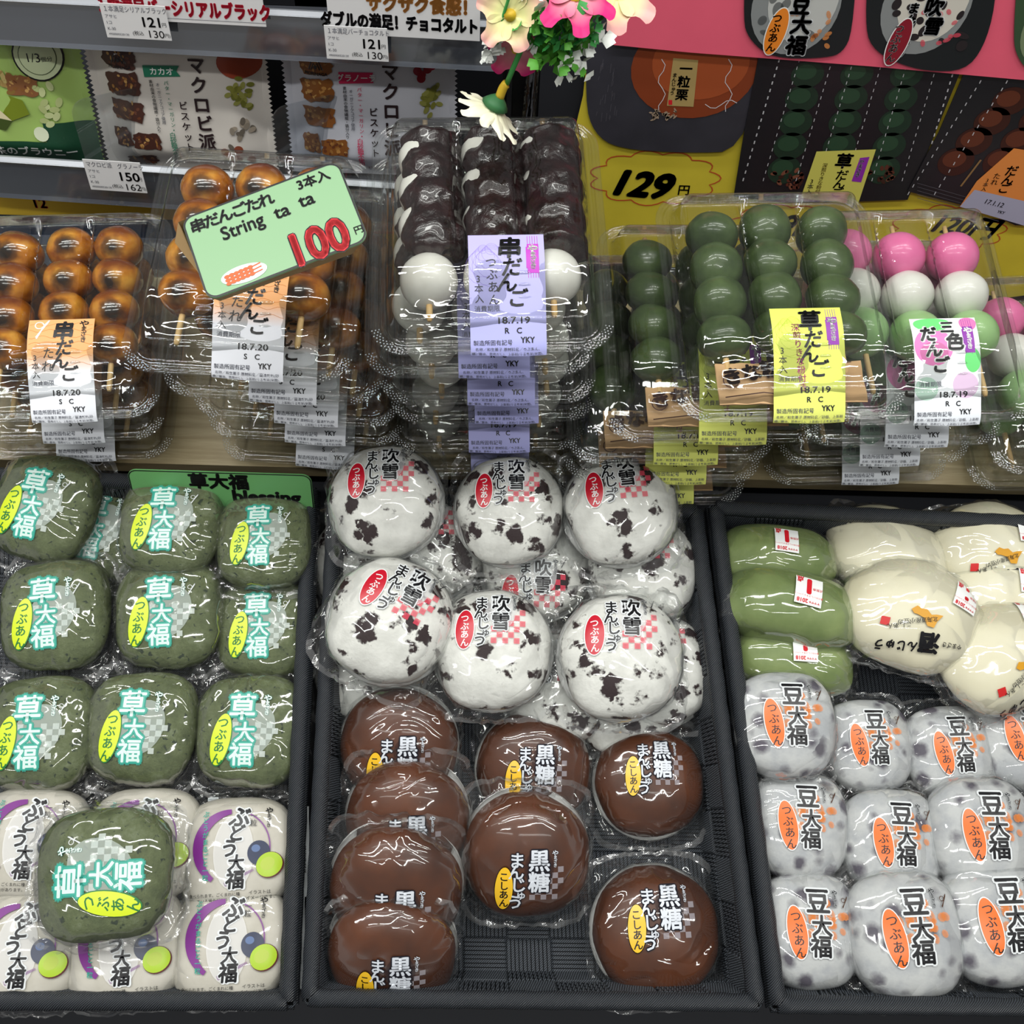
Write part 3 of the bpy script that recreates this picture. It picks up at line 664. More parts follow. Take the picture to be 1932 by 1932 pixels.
bun('sake', 'steamed_bun', 1866, 1040, .014, .1, 'cream oval steamed bun, back right, sticker at the edge', 'bun', G, 1, sc=.96, sticker=(24, 12, 0), sake=-10)
bun('sake', 'steamed_bun', 1716, 1162, .032, -.18, 'large cream steamed bun in the middle with orange map and black lettering', 'bun', G, 0, sc=1.04, sticker=(32, 20, -12), sake=-3, tilt=(4, 0))
bun('sake', 'steamed_bun', 1888, 1128, .014, .1, 'cream steamed bun behind the front right one, sticker on its top', 'bun', G, 1, sc=.95, sticker=(14, 8, -3))
bun('sake', 'steamed_bun', 1892, 1242, .030, .5, 'cream steamed bun, front right, above the bean cakes', 'bun', G, 0, sc=.98, sake=-12, sticker=(30, 26, -20))
# ---------------------------------------------------------------- dumpling packs
PW, PL, PRd, ZF, HL = .150, .180, .022, .0165, .0225
def sst(a, b, x): t = max(0, min(1, (x - a) / (b - a))); return t * t * (3 - 2 * t)
def rr_pt(t, d):
    """point t in [0,1) on the rounded outline inset by d"""
    wd, ht, r = PW - 2*d, PL - 2*d, max(PRd - d, .003); wd = max(wd, 2*r + 1e-4)
    a = t * 4; k = int(a) % 4; f = a - int(a)
    # quarter: half of an edge, the corner, half of the next edge
    ang0 = k * 90; cx, cy = (wd/2 - r), (ht/2 - r)
    sx, sy = ((1, 1), (-1, 1), (-1, -1), (1, -1))[k]
    if f < .3:
        g = f / .3; p = (wd/2 * sx, cy * g * sy) if k % 2 == 0 else (cx * g * sx, ht/2 * sy)
    elif f < .7:
        g = (f - .3) / .4; A = R(ang0 + 90 * g); p = (cx * sx + r * math.cos(A), cy * sy + r * math.sin(A))
    else:
        g = 1 - (f - .7) / .3; p = (cx * g * sx, ht/2 * sy) if k % 2 == 0 else (wd/2 * sx, cy * g * sy)
    return p
def lid_h(x, y, d):
    e = .0018 * sst(.0048, .0060, d) - .0010 * sst(.0068, .0078, d) + (.0007 * math.sin(d / .0068 * 3 * math.pi) ** 2 if d < .0068 else 0)
    H = HL * (1 - .42 * sst(.039, .071, -y)) + .0004 * sst(.03, .035, abs(y))
    gr = sum(math.exp(-((abs(x) - .0193) / .0021) ** 2) for _ in (0,)) * .0100 * sst(.018, .030, d) * (1 - sst(.023, .041, -y))
    dome = .0022 * math.cos(min(math.pi / 2, abs(((x + .0193) % .0386) - .0193) / .0193 * 1.4)) * sst(.018, .03, d)
    ribs = .0011 * max(0, math.sin(y * 900)) * (1 if (abs(abs(y + .01) - .045) < .011) else 0) * math.exp(-((abs(x) - .0193) / .004) ** 2) * 2
    w = sst(.0088, .0175, d)
    return ZF + e + (H - .001 + dome - gr) * w + ribs * w
def base_h(x, y, d):
    e = -.0012 * sst(.0048, .0058, d) + .0008 * sst(.0065, .0072, d)
    k = sst(.0085, .0150, d); st = .0012 * math.sin(k * math.pi * 3) * (1 if 0 < k < 1 else 0)
    return ZF - .0006 + e - .0145 * k + st + .0008 * max(0, math.sin(y * 420)) * sst(.018, .024, d)
def shell(fn, mat, name):
    ds = [0, .0006, .0012, .0018, .0024, .0030, .0036, .0042, .0048, .0054, .0062, .0070, .0080, .0092, .0105, .012, .0135, .015, .0165, .018, .020, .0225, .025]
    while ds[-1] < PW / 2 - .002: ds.append(ds[-1] + .0013)
    m = MB(); nt = 200
    def f(u, v):
        d = ds[min(len(ds) - 1, round(v * (len(ds) - 1)))]; x, y = rr_pt(u % 1, d); return (x, y, fn(x, y, d))
    m.grid(nt, len(ds), f, mat, True, True)
    n0 = (len(ds) - 1) * nt; m.f.append(tuple(n0 + k for k in range(nt))); m.m.append(0); m.sm.append(True)
    return m.mesh(name)
PET = clearmat('clear_plastic', 1.5, .035, 30, .22, '#FBFCFB', .004, .008, vor=False, cap=.6)
LID = shell(lid_h, PET, 'lid'); BASE = shell(base_h, PET, 'base')
# pimpled grip patches on the two front corners of the rim
DOT = flat('#F2F6F6', .25, .6)
m = MB()
for sx in (-1, 1):
    for i in range(7):
        for j in range(5):
            a = R(-(12 + i * 11 + (j % 2) * 5)); rr_ = PRd - .0008 - j * .0011; cx, cy = (PW/2 - PRd), -(PL/2 - PRd)
            x, y = sx * (cx + rr_ * math.cos(a)), cy + rr_ * math.sin(a); q = .00038
            m.add([(x-q, y-q, ZF+.0004), (x+q, y-q, ZF+.0004), (x+q, y+q, ZF+.0004), (x-q, y+q, ZF+.0004), (x, y, ZF + .0011)], [(0, 1, 4), (1, 2, 4), (2, 3, 4), (3, 0, 4)], DOT)
DOTS = m.mesh('grip_dots')
def mat_tare():
    t = NT('soy_glazed_dough'); b = t.bsdf(None, .18, .9, .5); co = t.coords(True); tc = t.n('ShaderNodeTexCoord')
    n = t.noise(co, 70, 3, .5); r = t.ramp([(.25, hx('#8A4212')), (.5, hx('#C87C20')), (.75, hx('#E8A840'))]); t.l(n, 0, r, 0)
    sp = t.n('ShaderNodeSeparateXYZ'); t.l(tc, 'Object', sp, 0)
    mp = t.n('ShaderNodeVectorMath', operation='MULTIPLY'); mp.inputs[1].default_value = (1, 1, .0); t.l(tc, 'Object', mp, 0)
    ln = t.n('ShaderNodeVectorMath', operation='LENGTH'); t.l(mp, 0, ln, 0)
    ad = t.n('ShaderNodeMath', operation='MULTIPLY_ADD'); ad.inputs[1].default_value = .010; t.l(n, 0, ad, 0); t.l(ln, 'Value', ad, 2)
    r2 = t.ramp([(.0100, (1, 1, 1, 1)), (.0155, (0, 0, 0, 1))]); t.l(ad, 0, r2, 0)
    mx = t.n('ShaderNodeMix', data_type='RGBA'); t.l(r2, 0, mx, 0); t.l(r, 0, mx, 6); mx.inputs[7].default_value = hx('#20160C')
    az = t.n('ShaderNodeMath', operation='ABSOLUTE'); t.l(sp, 'Y', az, 0)      # thick brown glaze where the balls meet
    r3 = t.ramp([(.0095, (0, 0, 0, 1)), (.0125, (1, 1, 1, 1))]); t.l(az, 0, r3, 0)
    m3 = t.n('ShaderNodeMix', data_type='RGBA'); t.l(r3, 0, m3, 0); t.l(mx, 2, m3, 6); m3.inputs[7].default_value = hx('#6B2C0E')
    t.l(m3, 2, b, 'Base Color'); t.bump(b, n, 0, .3, .002); return t.m
M_TARE = mat_tare()
M_ANKO = mat_simple('red_bean_paste', '#150808', '#2C1214', .3, .5, 120, .9, .5)
M_WH = mat_simple('white_dumpling_dough', '#E4E2D8', '#F2F1E9', .3, .3, 40, .1)
M_GRN = mat_simple('green_mugwort_dumpling', '#38492A', '#53663C', .3, .4, 60, .3)
M_PNK = mat_simple('pink_dumpling', '#E96AA2', '#F283B4', .3, .3, 20, .05); M_LGR = mat_simple('light_green_dumpling', '#93C07A', '#A9CF90', .3, .3, 20, .05)
STICK = mat_simple('bamboo_stick', '#D9AE70', '#EACB92', .55, 0, 90, .2)
BR = .0183
def ball_mesh(mat, seed, ry=.95, amp=.04):
    m = MB()
    def f(u, v):
        a, b = u * 2 * math.pi, max(1e-3, v * math.pi * .9995); n = Vector((math.sin(b) * math.cos(a), math.cos(b), math.sin(b) * math.sin(a)))
        k = BR * (1 + amp * noise.noise(n * 1.6 + Vector((seed, 0, 0)))); return (n.x * k, n.y * k * ry, n.z * k)
    m.grid(26, 16, f, mat, True, True); return m.mesh('dumpling')
BALL = {k: [ball_mesh(mt, i, ry, am) for i in range(2)] for k, mt, ry, am in (('tare', M_TARE, .88, .06), ('white', M_WH, .95, .03), ('green', M_GRN, .84, .05), ('pink', M_PNK, .97, .02), ('lgreen', M_LGR, .97, .02))}
def anko_mesh(seed):
    m = MB()
    def f(u, v):
        y = .072 - v * .098; a = -.35 + u * (math.pi - .05); r = .0198 * (1 + .05 * math.sin(v * 26 + seed)) * (min(1, (1 - abs(2*v - 1)) * 9)) ** .45
        r *= 1 + .10 * noise.noise(Vector((math.cos(a) * 3, y * 130, seed * 4 + math.sin(a) * 3)))
        return (r * math.cos(a) * 1.02, y + .003 * noise.noise(Vector((u * 7, v * 9, seed))), r * math.sin(a) * .98 + .0005)
    m.grid(26, 60, f, M_ANKO, True); return m.mesh('bean_paste')
ANKO = [anko_mesh(k) for k in range(3)]
def stick_mesh():
    m = MB(); m.tube([(0, .074, 0), (0, .02, 0), (0, -.066, 0), (0, -.0685, 0)], [.0017, .0021, .0021, .0014], STICK, 8); return m.mesh('stick')
STK = stick_mesh()
SACH = flat('#C9A274', .5, .3, var=.12); SINK = flat('#4A2418', .5)
def sachet():
    m = MB(); m.grid(12, 6, lambda u, v: (-.048 + .096 * u, -.079 + .030 * v, .0205 + .0035 * math.sin(math.pi * u) * math.sin(math.pi * v) + .0009 * math.sin(u * 31 + v * 9)), SACH)
    m.grid(12, 6, lambda u, v: (-.048 + .096 * (1-u), -.079 + .030 * v, .0195 - .002 * math.sin(math.pi * u) * math.sin(math.pi * v)), SACH)
    P = Print(); P.text('きな粉', -26, -72, 13, SINK, 2, .05, 12); P.text('むすび', 22, -79, 8, SINK, 2, .03, -8); P.stroke(arc(-40, -78, 5, 0, 360, 14), .8, SINK, 2)
    P.stroke([(-45, -90), (-20, -87), (0, -90), (30, -86)], .8, SINK, 2); P.stroke([(-10, -66), (10, -70), (40, -66)], .7, SINK, 2)
    for vs, fs, mm, ly in P.items: m.add([(x * .001, y * .001 + .014, .0248 + .00003 * ly) for x, y in vs], fs, mm)
    return m.mesh('sachet')
SACHET = sachet()
# paper labels that fold down over the front edge
PATH = [(-.020, ZF + HL + .0028), (-.037, ZF + HL + .0030), (-.051, ZF + HL - .0012), (-.065, ZF + .0150), (-.078, ZF + .0080), (-.0908, ZF + .0016), (-.0932, .0085)]
def path_at(s):
    for a, b in zip(PATH, PATH[1:]):
        L = math.hypot(b[0]-a[0], b[1]-a[1])
        if s <= L or b is PATH[-1]: t = s / L; return a[0] + (b[0]-a[0])*t, a[1] + (b[1]-a[1])*t, (b[1]-a[1])/L, (b[0]-a[0])/L
        s -= L
def path_s(s):                                   # rounded version
    pts = [path_at(max(0, s + k)) for k in (-.006, -.003, 0, .003, .006)]; return [sum(p[i] for p in pts) / 5 for i in range(4)]
LX = .009
def lab_map(x, y, ly):
    yy, zz, dz, dy_ = path_s(max(0, -y)); n = math.hypot(dz, dy_) or 1; o = .0003 + .00011 * ly + .0012 * math.sin(x * 90 + 1) * min(1, max(0, (-y - .04) / .02))
    return (LX + x, yy + dz / n * o * 1.0, zz - dy_ / n * o)
def grad_label(name, top, bot, p0, p1):
    t = NT(name); b = t.bsdf(None, .5, 0, .35); tc = t.n('ShaderNodeTexCoord'); sp = t.n('ShaderNodeSeparateXYZ'); t.l(tc, 'Object', sp, 0)
    mr = t.n('ShaderNodeMapRange'); mr.inputs[1].default_value = -.020; mr.inputs[2].default_value = -.094; t.l(sp, 'Y', mr, 0)
    r = t.ramp([(p0, hx(top)), (p1, hx(bot))]); t.l(mr, 0, r, 0); t.l(r, 0, b, 'Base Color'); return t.m
LM = {'tare': grad_label('label_orange_to_white', '#F4B274', '#EEF1F8', .38, .56), 'anko': grad_label('label_lilac', '#B9B2EC', '#B3B6EE', 0, 1),
      'green': grad_label('label_yellow_green', '#E2EE62', '#E4EA78', 0, 1), 'tri': grad_label('label_white', '#F2F4F4', '#EEF3FA', 0, 1)}
GREY = flat('#5A5C68', .5); PURP = flat('#8E2FA8', .4, .4); MAG = flat('#BE38C0', .4, .4)
def label_meshes(k):
    m = MB(); m.grid(10, 34, lambda u, v: lab_map((u - .5) * .046, -v * .078, 0), LM[k]); base = m.mesh('paper_label')
    P = Print()
    if k == 'tri':
        LG, PK = flat('#6FDC7C', .45), flat('#F083C4', .45)
        P.ell(-8, -6, 13, 6, LG, 1); P.ell(-9, -23, 13.5, 13.5, PK, 1, 0, 6); P.ell(17, -6, 6, 6, inkhalf('#F083C4', .8), 1); P.ell(17.5, -33, 5.5, 8.5, LG, 1)
        P.ell(-15, -52, 8, 8, inkhalf('#BFEBCF', .5), 1); P.ell(12, -50, 9, 9, inkhalf('#F3C6EE', .5), 1)
        for ch, x, y, s in (('三', 2, -9, 10), ('色', 6, -20, 13), ('だ', -12, -14, 12), ('ん', -9, -25, 12), ('ご', -5, -36, 12)):
            P.text(ch, x, y, s, WHITE, 2, .1); P.text(ch, x, y, s, INK, 3, .045, skew=.12)
    else:
        t1 = '草' if k == 'green' else '串'
        P.text(t1, 2, -11, 15.5, INK, 3, .045, skew=.08)
        for ch, x, y, s in (('だ', 3, -24, 12.5), ('ん', 0, -33.5, 13), ('ご', 6, -43, 12)): P.text(ch, x, y, s, INK, 3, .028, skew=.15)
        if k == 'tare':
            P.vtext('たれ', -8, -28, 8.5, INK, 3, .0, 1.1, skew=.1, lean=-.1); swash(P, -14, -9, 9, inkhalf('#FFFFFF', .85), 2)
            for j in range(7): P.stroke([(-22 + 44 * i / 20, -6 - j * 5 + 1.1 * math.sin(i * .9 + j * 2)) for i in range(21)], .35, inkhalf('#E0924A', .5), 1)
        if k == 'anko': P.vtext('つぶあん', -9.5, -21, 7.2, INK, 3, .0, 1.05, lean=.06)
        if k == 'green': P.vtext('深煎りきな粉付き', -8, -16, 5.6, flat('#B0487A', .5), 3, .01, .98, lean=.09)
        P.vtext('3本入', -17.5, -31, 5.6, INK, 3, .0, 1.08, lean=.04)
        if k in ('anko', 'green'):
            for j in range(10): P.stroke(arc(-14 + (j % 2) * 5, -12 - (j // 2) * 3, 3 + j, 0, 300, 14), .25, inkhalf('#9A7AD8' if k == 'anko' else '#B8D83A', .35), 1)
    if k == 'tare': yama(P, 16, -6, 5, INK, None)
    else:
        cM = MAG if k == 'anko' else PURP
        P.rect(12.5, -28, 19.5, -9, cM, 2, skew=0); P.rect(11.8, -25, 19, -11, cM, 2)
        for j in range(5): P.rect(12.8 + j * 1.5, -31, 13.1 + j * 1.5, -2, cM, 1)
        P.vtext('やまざき', 16, -12.5, 4.4, WHITE, 4, .05, .85, sizes=[1.5, .9, .9, .9])
    P.text('消費期限', -12.5, -49, 3.9, GREY, 3, .0)
    P.text('18.7.20' if k == 'tare' else '18.7.19', 3, -56, 5.6, INK, 3, .02, sx=1.25)
    P.text('S' if k == 'tare' else 'R', -1, -62.3, 4.8, INK, 3, .02); P.text('C', 6.5, -62.3, 4.8, INK, 3, .02); P.text('YKY', 11.5, -68, 5, INK, 3, .03, sx=.9)
    P.text('製造所固有記号', -9.5, -69.5, 3.4, GREY, 3, .01)
    P.text({'tare': '名称／和生菓子 原材料名／醤油だれ(砂', 'anko': '名称／和生菓子 原材料名／つぶあん、', 'green': '名称／和生菓子 原材料名／砂糖、上新粉', 'tri': '名称／和生菓子 原材料名／砂糖、上新粉'}[k], 0, -73.6, 2.35, GREY, 3, .01)
    P.text('糖、醤油、昆布だし)、上新粉(うるち米(米国)、', 0, -76.6, 2.1, GREY, 3, .01)
    return base, P.mesh('label_print', lab_map)
LBL = {k: label_meshes(k) for k in ('tare', 'anko', 'green', 'tri')}
DESC = {'tare': 'soy-glazed skewers', 'anko': 'dark bean-paste skewers', 'green': 'green dumpling skewers', 'tri': 'pink, white and green skewers'}
def pack(k, P, rot, label, group):
    o = empty('dumpling_pack', P, rot, label=label, cat='food pack', group=group)
    meshobj('tray_base', BASE, o); li = meshobj('clear_lid', LID, o); props(meshobj('grip_dots', DOTS, li), kind='stuff')
    for i, x in enumerate((-.0386, 0, .0386)):
        s = meshobj('bamboo_stick', STK, o); jx, jy = random.uniform(-.001, .001), random.uniform(-.003, .003)
        s.location = (x + jx, jy, .0192); s.rotation_euler = (0, 0, random.uniform(-.02, .02))
        seq = {'tare': ['tare'] * 4, 'green': ['green'] * 4, 'tri': ['pink', 'white', 'lgreen'], 'anko': ['white'] * 4}[k]
        stp = {'tare': .0285, 'green': .0272, 'tri': .0335, 'anko': .027}[k]
        for j, b in enumerate(seq):
            q = meshobj('dumpling', random.choice(BALL[b]), s); q.location = (0, {'tare': .056, 'green': .054, 'tri': .047, 'anko': .054}[k] - j * stp, 0); q.rotation_euler = (random.uniform(.35, .75) if k == 'tare' else random.uniform(0, 3) * (k != 'tri'), 0, random.uniform(-.3, .3))
            if k == 'tri': q.scale = (1.04, 1, 1.04)
            if k == 'anko' and j == 3: q.location.y = -.040
        if k == 'anko': meshobj('bean_paste', ANKO[i], s).location = (.0034, -.002, 0)
    if k == 'green': meshobj('soybean_flour_sachet', SACHET, o)
    lb = meshobj('paper_label', LBL[k][0], o); meshobj('label_print', LBL[k][1], lb)
    return o
ORD = ['topmost', 'second from the top', 'third from the top', 'fourth from the top', 'fifth from the top', 'lowest']
PITCH = .0430
def stack(k, px, py, N, slope, where, group, back=.010, jit=.003, side=(0,)):
    """px,py: front rim centre of the topmost of N packs; the stack stands on the sloping table top"""
    for i in range(N):
        h = (N - 1 - i) * PITCH + .0006
        if i == 0:
            f0 = onp(px, py, h + ZF); q = onp(px - slope * 100, py - 100, h + ZF); up = PROT.transposed() @ (q - f0); yaw0 = math.atan2(-up.x, up.y)
            f0 = PROT.transposed() @ (f0 - P0)
        yaw = yaw0 if i == 0 else yaw0 * (.35 if abs(yaw0) > .08 else .7) + random.uniform(-.02, .02)
        lr = Matrix.Rotation(yaw, 3, 'Z')
        off = Vector((random.uniform(-jit, jit) + side[min(i, len(side) - 1)], back * min(i, 3) + random.uniform(0, .003), 0)) if i else Vector((0, 0, 0))
        c = f0 + off + lr @ Vector((0, PL / 2, -ZF)); c.z = h
        lab = 'pack of ' + DESC[k] + ', ' + (ORD[i] if i < N - 1 or N > 5 or N == 1 else 'lowest') + ' ' + where
        pack(k, P0 + PROT @ c, PROT @ lr, lab, group)
stack('tare', 98, 795, 3, -.12, 'in the stack at the far left', 'stack of soy-glazed packs at the far left', .004, side=(0, -.010, -.012))
stack('tare', 440, 712, 5, -.17, 'in the stack under the price card', 'stack of soy-glazed packs under the price card', .006, side=(0, .016, .024, .026))
stack('anko', 932, 668, 6, .04, 'in the bean-paste stack', 'stack of dark bean-paste packs', .006, side=(0, -.006, -.004, 0))
stack('green', 1500, 795, 5, .16, 'in the green pile', 'pile of green dumpling packs', .004, side=(0, -.042, -.062, -.064))
stack('tri', 1762, 800, 4, .22, 'in the three-colour stack', 'three-colour stack', .004, side=(0, -.004, -.010, -.010))
stack('tri', 2060, 890, 2, .30, 'at the right edge', 'low three-colour stack at the right edge', .003)
# ---------------------------------------------------------------- price cards
GRN_CARD = flat('#8CB589', .35, .45); CRD = flat('#C3A273', .7, .2, bump=.3, bscale=90); RED2 = flat('#D8242E', .4)
def plane_frame(o_, xax, yax):
    x = xax.normalized(); z = x.cross(yax).normalized(); y = z.cross(x); return Matrix((x, y, z)).transposed()
# card on its folded cardboard holder, resting on the soy-glazed pack
def atd(px, py, d): return CAM + ray(px, py) * (d / ray(px, py).dot(CROT @ Vector((0, 0, -1))))
A, B_, C_ = atd(392, 568, .600), atd(697, 452, .604), atd(345, 412, .618)
fr = plane_frame(A, B_ - A, C_ - A); cw, ch = (B_ - A).length * 1000, (C_ - A).length * 1000
o = empty('price_card', A, fr, label='green handwritten price card on a cardboard block, tilted across the soy-glazed packs', cat='price sign')
m = MB(); pr = [(x + cw/2, y + ch/2) for x, y in rrect(cw, ch, 7, 6)]
m.prism([(x * .001, y * .001) for x, y in pr], -.0012, 0, GRN_CARD); card = m.build('card', o)
P = Print(); inn = [(x + cw/2, y + ch/2) for x, y in rrect(cw - 1.2, ch - 1.2, 6.5, 6)]; P.stroke(inn, 1.1, INK, 1, True)
u = cw / 100
for i, chh in enumerate('串だんごたれ'): P.text(chh, 8.5*u + i * 8.6*u, ch - 8.6*u, 10*u, INK, 2, .04)
P.text('3本入', 82*u, ch - 7*u, 8.8*u, INK, 2, .035, 0, .95)
P.text('String', 33*u, ch - 20*u, 13*u, INK, 2, .025, 1, .88); P.text('ta', 58*u, ch - 19.5*u, 12.5*u, INK, 2, .025); P.text('ta', 74*u, ch - 18*u, 12.5*u, INK, 2, .025)
P.text('100', 71*u, 11.5*u, 31*u, INK, 2, .058, 0, .82); P.text('100', 71*u, 11.5*u, 31*u, RED2, 3, .035, 0, .82); P.text('円', 96.3*u, 9*u, 6*u, INK, 2, .02)
P.ell(25*u, 8.5*u, 14*u, 6*u, flat('#DDE3E6', .4), 2, -4)
SK = flat('#D0693A', .5)
for j in range(3):
    for i in range(6): P.ell((15 + i * 2.9)*u, (10.4 - j * 2.4 + i * .12)*u, 1.75*u, 1.25*u, SK, 3 + (i % 2), 0, 2, 12)
    P.stroke([((31)*u, (11 - j * 2.4)*u), (36*u, (11.6 - j * 2.4)*u)], .8*u, SK, 3)
meshobj('handwriting', P.mesh('card_print', xy_map()), card)
m = MB(); W_ = cw * .001; H_ = ch * .001; bk = -.016
v = [(-.002, H_, -.0016), (W_ - .006, H_ + .001, -.0016), (W_ - .012, H_ + .001, bk), (-.010, H_ - .001, bk), (.002, .002, -.0016), (.004, .008, bk), (W_ - .002, .002, -.0016), (W_ - .012, .006, bk)]
m.add([Vector(a) for a in v], [(0, 1, 2, 3), (0, 3, 5, 4), (1, 6, 7, 2), (4, 5, 7, 6), (3, 2, 7, 5)], CRD)
m.build('cardboard_block', o)
# second card leaning inside the left basket
A, B_, C_ = tp(256, 958, .056), tp(594, 968, .056), tp(258, 888, .088)
fr = plane_frame(A, B_ - A, C_ - A); cw, ch = (B_ - A).length * 1000, (C_ - A).length * 1000; u = cw / 100
o = empty('price_card', A, fr, label='green card reading blessing, leaning at the back of the left basket', cat='price sign')
m = MB(); m.prism([(x * .001 + cw*.0005, y * .001 + ch*.0005) for x, y in rrect(cw, ch, 7, 6)], -.0012, 0, flat('#6FB06C', .35, .45)); card = m.build('card', o)
P = Print(); P.stroke([(x + cw/2, y + ch/2) for x, y in rrect(cw - 1.2, ch - 1.2, 6.5, 6)], .9, INK, 1, True)
for i, c_ in enumerate('草大福'): P.text(c_, (38 + i * 11)*u, ch - 6.5*u, 11*u, INK, 2, .05)
P.text('blessing', 74*u, ch - 16*u, 11.5*u, INK, 2, .05, 0, 1.05)
meshobj('handwriting', P.mesh('card_print', xy_map()), card)

# ---------------------------------------------------------------- shelves behind
METAL = flat('#8D9096', .3, .5, metal=.3); RAILC = clearmat('rail_plastic', 1.0, .08, 20, 0, '#D8DCE2', .02, .55, hazecol='#8C9096')
SHD = flat('#3A3C42', .5, .3)
def rail(a, b, z0, label):
    A, B = onz(a[0], a[1], z0), onz(b[0], b[1], z0); d = (B - A).normalized(); nrm = Vector((0, 0, 1)).cross(d); nrm = nrm if nrm.y < 0 else -nrm
    rot = Matrix((d, -nrm, Vector((0, 0, 1)))).transposed(); L = (B - A).length
    o = empty('shelf_board', A, rot, label=label, cat='shelf')
    m = MB(); m.box((L/2, .135, .010), (L, .27, .006), SHD); m.build('board', o)
    m = MB(); prof = [(-.001, 0), (-.006, .001), (-.004, .004), (-.002, .030), (-.004, .0335), (0, .036), (.002, .036), (.0015, 0)]
    n = len(prof); vs = [(x, y, z) for x in (0, L) for y, z in prof]; m.add(vs, [(i, (i+1) % n, n + (i+1) % n, n + i) for i in range(n)] + [tuple(range(n-1, -1, -1)), tuple(range(n, 2*n))], METAL)
    r_ = m.build('price_rail', o)
    m = MB(); m.add([(0, -.0075, .002), (L, -.0075, .002), (L, -.0035, .034), (0, -.0035, .034)], [(0, 1, 2, 3)], RAILC); m.build('rail_cover', r_)
    return o, rot, A, L
up, UR, UA, UL = rail((-60, 76), (940, 130), .240, 'upper grey shelf with a price rail, carrying the white banner cards')
lo, LR, LA, LL = rail((-60, 362), (760, 418), .115, 'lower grey shelf with a price rail, carrying the snack bags')
def on_rail(A, rot, px, py, off=.009):
    n = rot @ Vector((0, -1, 0)); p = hit(px, py, A + n * off, n); return p
def tag(A, rot, x0, y0, x1, y1, lines, label):
    p, q, t = (on_rail(A, rot, a_, b_, .015) for a_, b_ in ((x0, y1), (x1, y1), (x0, y0)))
    w_, h_ = (q - p).length, (t - p).length
    o = empty('price_tag', p, rot, label=label, cat='price tag', group='shelf price tags')
    m = MB(); m.box((w_/2, 0, h_/2), (w_, .0006, h_), PAPER); c_ = m.build('tag_card', o)
    P = Print(); W, H = w_*1000, h_*1000; nm, a, b = lines
    P.text(nm, W*.04, H*.86, H*.19, GREY, 1, 0, al='LEFT', sx=.8); P.text('アサヒ', W*.04, H*.64, H*.12, GREY, 1, 0, al='LEFT'); P.text('1コ', W*.04, H*.46, H*.12, GREY, 1, 0, al='LEFT'); P.text('K-30', W*.04, H*.28, H*.12, GREY, 1, 0, al='LEFT'); P.text('4900000520130', W*.04, H*.12, H*.09, GREY, 1, 0, al='LEFT')
    P.text(a, W*.74, H*.53, H*.40, INK, 1, .02, sx=1.1); P.text('円', W*.93, H*.46, H*.14, INK, 1, 0); P.text('(税込', W*.50, H*.18, H*.14, INK, 1, 0); P.text(b, W*.77, H*.18, H*.31, INK, 1, 0, sx=1.1); P.text('円)', W*.95, H*.15, H*.13, INK, 1, 0)
    meshobj('tag_print', P.mesh('tag_print', xz_map(-.0004)), c_)
tag(UA, UR, 203, 8, 323, 70, ('１本満足シリアルブラック', '121', '130'), 'white 121 yen price tag at the left of the upper shelf rail')
tag(UA, UR, 617, 48, 733, 110, ('１本満足バーチョコタルト', '121', '130'), 'white 121 yen price tag at the right of the upper shelf rail')
tag(LA, LR, 172, 303, 276, 357, ('マクロビ派　グラノーラ', '150', '162'), 'white 150 yen price tag on the lower shelf rail')
def banner(x0, x1, yb, yt, label, fn):
    p = on_rail(UA, UR, x0, yb, .012); q = on_rail(UA, UR, x1, yb, .012); w_ = (q - p).length; h_ = .05
    o = empty('banner_card', p, UR, label=label, cat='sign'); m = MB(); m.box((w_/2, 0, h_/2), (w_, .0008, h_), PAPER); c_ = m.build('card', o)
    P = Print(); fn(P, w_*1000, h_*1000); meshobj('banner_print', P.mesh('banner_print', xz_map(-.0005)), c_)
banner(200, 500, 34, 0, 'white banner card with red lettering on the upper shelf', lambda P, W, H: (P.text('１本満足バーシリアルブラック', W*.5, 10, 12.5, flat('#D0203A', .45), 1, .06, sx=.72), P.stroke([(0, 2.6), (W, 2.6)], .3, GREY, 1)))
banner(622, 905, 62, 0, 'white banner card with bold black lettering on the upper shelf', lambda P, W, H: (P.text('ダブルの満足！チョコタルト', W*.47, 10.5, 11.5, INK, 1, .06, sx=.76), P.text('ザクザク食感！', W*.62, 24, 12.5, flat('#B87A3A', .45), 1, .06, sx=.9)))
# cartons on the upper shelf
for px, col, w_, lab in ((60, '#B8B6B0', .12, 'pale carton at the left end of the upper shelf'), (545, '#1A1A1E', .10, 'black carton on the upper shelf between the two banners'), (600, '#B49A72', .05, 'tan carton on the upper shelf beside the black banner')):
    q = onz(px, 30, .27); m = MB(); m.box((0, .06, .035), (w_, .09, .07), flat(col, .5)); m.box((0, .0155, .035), (w_*.9, .003, .055), flat(col, .4)); c_ = m.build('snack_carton'); c_.location = (q.x, UA.y + .03, .2535); props(c_, lab, 'box', 'cartons on the upper shelf')

